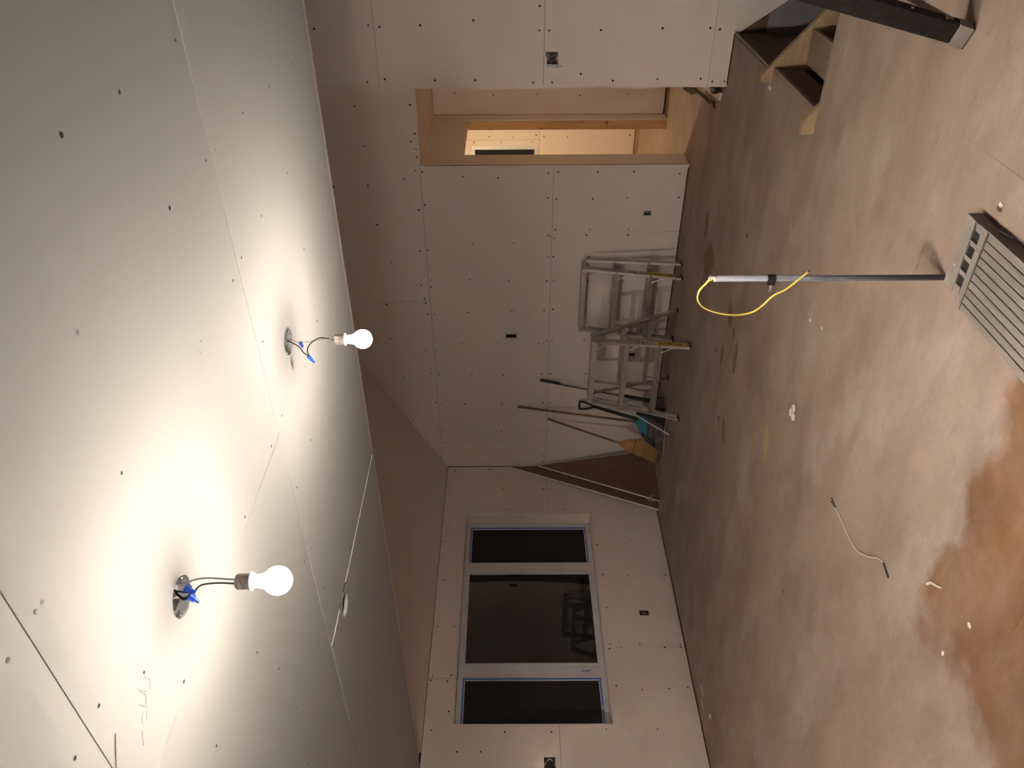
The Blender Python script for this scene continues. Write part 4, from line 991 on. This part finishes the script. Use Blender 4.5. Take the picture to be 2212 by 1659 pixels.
# metal straightedge
se = empty('straightedge', (-5.237, 6.05, 0), 'shiny metal straightedge leaning across the shovel beside the stepladder foot', 'straightedge')
A, Bq = Vector((-5.235, 6.065, .004)), Vector((-5.03, 6.60, .80)); sdv = Vector((.35, -.1, -.1)).normalized()
bm = bmesh.new(); hexa(bm, A, Bq, Vector((.010, -.005, 0)), Vector((.0, .004, .004))); new_obj('metal_bar', bm, BRIGHT, se)
bm = bmesh.new(); hexa(bm, A + Vector((.006, -.009, .002)), A + (Bq - A) * .42 + Vector((.006, -.009, .0)), Vector((.016, -.007, 0)), Vector((0, .003, .003))); new_obj('end_plate', bm, simple('glint_steel', (.92, .90, .86), .3, .35), se)  # bright end: pale diffuse colour stands in for the metal's reflection

# ------------------------------------------------------------------ drywall offcuts leaning in the corner
def offcut(name, label, pts, nrm):
    e = empty(name, pts[1], label, 'drywall offcut', 'drywall offcuts in the corner')
    n = Vector(nrm).normalized() * .0125
    bm = bmesh.new(); prism(bm, [Vector(q) for q in pts], n); o = new_obj('board', bm, BROWNPAPER, e)
    P = [Vector(q) for q in pts]; c = sum(P, Vector()) / len(P)
    for i in range(len(P)):
        a, b = P[i], P[(i + 1) % len(P)]
        if max(a.z, b.z) < .05: continue
        bm = bmesh.new(); ins = (c - (a + b) / 2).normalized(); dr = (b - a).normalized(); ins = (ins - dr * ins.dot(dr)).normalized()
        hexa(bm, a - ins * .0015 + n * .5, b - ins * .0015 + n * .5, ins * .0018, n * .56); new_obj('board_edge', bm, GYP, e)
    return e
offcut('drywall_offcut', 'taller brown-backed triangular drywall offcut against the window wall, behind the other', [(-6.326, 6.752, 1.655), (-6.262, 5.985, .002), (-6.14, 6.62, .002)], (-.95, -.05, -.12))
offcut('drywall_offcut', 'shorter brown-backed triangular drywall offcut leaning in front in the corner', [(-6.272, 6.715, 1.315), (-6.160, 6.02, .002), (-5.99, 6.66, .002)], (-.95, -.05, -.12))
bm = bmesh.new(); tube(bm, smoothpath([(-6.20, 6.045, .10), (-6.17, 6.03, .07), (-6.14, 6.0, .02), (-6.13, 5.95, .006), (-6.16, 5.88, .006)], 6), .0028, 6); tube(bm, smoothpath([(-6.20, 6.045, .10), (-6.165, 6.06, .13), (-6.155, 6.08, .09), (-6.15, 6.10, .04)], 6), .002, 6)
tag(new_obj('paper_strip', bm, PLASTER), 'thin curled pale strip hanging over the bottom of the drywall offcuts', 'paper strip')

# ------------------------------------------------------------------ things at the hallway corner
bx = empty('loose_board_strip', (-1.86, 6.3, 0), 'narrow pale board strip lying on the floor at the wall corner by the hallway', 'board')
bm = bmesh.new(); prism(bm, [(-1.895, 6.62, .002), (-1.835, 6.045, .002), (-1.775, 6.03, .002), (-1.84, 6.62, .002)], (0, 0, .02)); new_obj('strip', bm, DRY, bx)
cb = empty('cable_coil', (-1.76, 6.08, 0), 'small black coil of cable behind the wall corner beside the hallway', 'cable')
bm = bmesh.new()
for i in range(5):
    r = .050 + .006 * i; tube(bm, [(-1.752 + r * .45 * math.cos(a * math.pi / 8), 6.10 + r * 1.4 * math.sin(a * math.pi / 8), .028 + .009 * i + .004 * math.sin(a)) for a in range(17)], .010, 8)
new_obj('coil', bm, BLACKP, cb, True)
bm = bmesh.new()
for i in range(4): tube(bm, smoothpath([(-1.80 + .012 * i, 6.20 + .02 * i, .05), (-1.785 + .01 * i, 6.10, .075 + .004 * i), (-1.77 + .008 * i, 6.03, .06)], 5), .0025, 6)
new_obj('loose_wires', bm, WIREW, cb)
pb = empty('pry_bar', (-1.95, 6.6, 0), 'slim black pry bar lying on the floor in the hallway opening', 'pry bar')
bm = bmesh.new()
prism(bm, [(-2.135, 7.38, .004), (-2.105, 7.42, .004), (-1.995, 6.90, .004), (-2.02, 6.86, .004), (-2.08, 7.02, .004)], (0, 0, .012)); new_obj('flat_end', bm, BLACKP, pb)
bm = bmesh.new(); tube(bm, [(-2.01, 6.90, .011), (-1.955, 6.48, .011), (-1.945, 6.36, .011)], .009, 8); new_obj('shaft', bm, BLACKP, pb, True)
bm = bmesh.new(); prism(bm, [(-1.96, 6.38, .003), (-1.93, 6.38, .003), (-1.895, 6.22, .003), (-1.935, 6.17, .003), (-1.925, 6.24, .003)], (0, 0, .014)); new_obj('hooked_end', bm, BLACKP, pb)

# ------------------------------------------------------------------ litter on the floor
def crumb(name, label, cat, x, y, rx, ry, h, lobes=1):
    bm = bmesh.new()
    for L in range(lobes):
        ox = rx * .75 * math.cos(2.1 * L) if lobes > 1 else 0; oy = ry * .75 * math.sin(2.1 * L) if lobes > 1 else 0
        v = bmesh.ops.create_icosphere(bm, subdivisions=2, radius=1.0)['verts']
        for q in v:
            j = 1 + random.uniform(-.15, .15); sx = rx / (1.5 if lobes > 1 else 1)
            q.co = Vector((x + ox + q.co.x * sx * j, y + oy + q.co.y * ry / (1.5 if lobes > 1 else 1) * j, max(.0, h * (.45 + .55 * q.co.z)) + .0008))
    return tag(new_obj(name, bm, PLASTER), label, cat)
crumb('plaster_lump', 'largest pale plaster lump, alone in the middle of the floor', 'plaster lump', -2.80, 3.43, .040, .034, .018, 3)
crumb('plaster_crumb', 'tiny white plaster crumb on the floor just left of the conduit loop', 'plaster crumb', -2.244, 3.535, .009, .014, .005)
crumb('plaster_crumb', 'tiny white crumb on the floor nearer the camera than its twin by the conduit', 'plaster crumb', -2.193, 3.378, .007, .010, .004)
crumb('plaster_crumb', 'small pale crumb on the floor right of the aluminium plank end', 'plaster crumb', -1.064, 2.375, .009, .014, .006)
crumb('plaster_chip', 'long pale chip at the foot of the window wall, nearest the window end', 'plaster chip', -6.09, 3.70, .010, .055, .006)
crumb('plaster_chip', 'bent pale chip on the floor near the window wall at the edge of the picture', 'plaster chip', -6.02, 3.41, .035, .03, .006, 2)
crumb('plaster_chip', 'pale chip touching the foot of the window wall between two others', 'plaster chip', -6.19, 3.63, .012, .045, .006)
crumb('plaster_crumb', 'small pale crumb on the floor beside the top of the stairs', 'plaster crumb', -1.424, 4.93, .012, .028, .012)
crumb('plaster_crumb', 'small white crumb on the bare orange plywood in the near corner', 'plaster crumb', -2.33, 1.66, .010, .012, .004)
crumb('plaster_crumb', 'white crumb at the edge of the orange plywood farthest from the plank', 'plaster crumb', -2.56, 1.70, .012, .008, .004)
def strand(name, label, cat, pts, r, mat, r1=None):
    bm = bmesh.new(); tube(bm, smoothpath(pts, 6), r, 7, flat=.6, r1=r1); return tag(new_obj(name, bm, mat, None, True), label, cat)
ws = empty('wire_scrap', (-2.8, 2.5, .003), 'thin wire offcut with stripped black ends lying curved on the floor', 'wire scrap')
bm = bmesh.new(); tube(bm, smoothpath([(-2.820, 2.700, .004), (-2.820, 2.603, .004), (-2.822, 2.493, .004), (-2.800, 2.405, .006), (-2.731, 2.310, .009), (-2.667, 2.248, .006), (-2.650, 2.208, .004)], 6), .0036, 7); new_obj('sheath', bm, WIREW, ws, True)
bm = bmesh.new(); tube(bm, [(-2.820, 2.70, .004), (-2.833, 2.757, .004)], .003, 6); tube(bm, [(-2.820, 2.70, .004), (-2.812, 2.762, .006)], .0025, 6); tube(bm, [(-2.650, 2.208, .004), (-2.666, 2.14, .004)], .0042, 6); new_obj('bare_end', bm, WIREB, ws)
strand('plaster_curl', 'short pale curled scrap on the floor at the edge of the orange plywood', 'scrap', [(-2.436, 1.924, .005), (-2.405, 1.905, .007), (-2.385, 1.875, .007), (-2.366, 1.850, .005)], .0060, PLASTER, .0035)
strand('thin_thread', 'thin pale thread on the floor in front of the corn broom', 'thread', [(-5.45, 5.33, .002), (-5.40, 5.40, .003), (-5.37, 5.48, .002)], .0022, PLASTER)
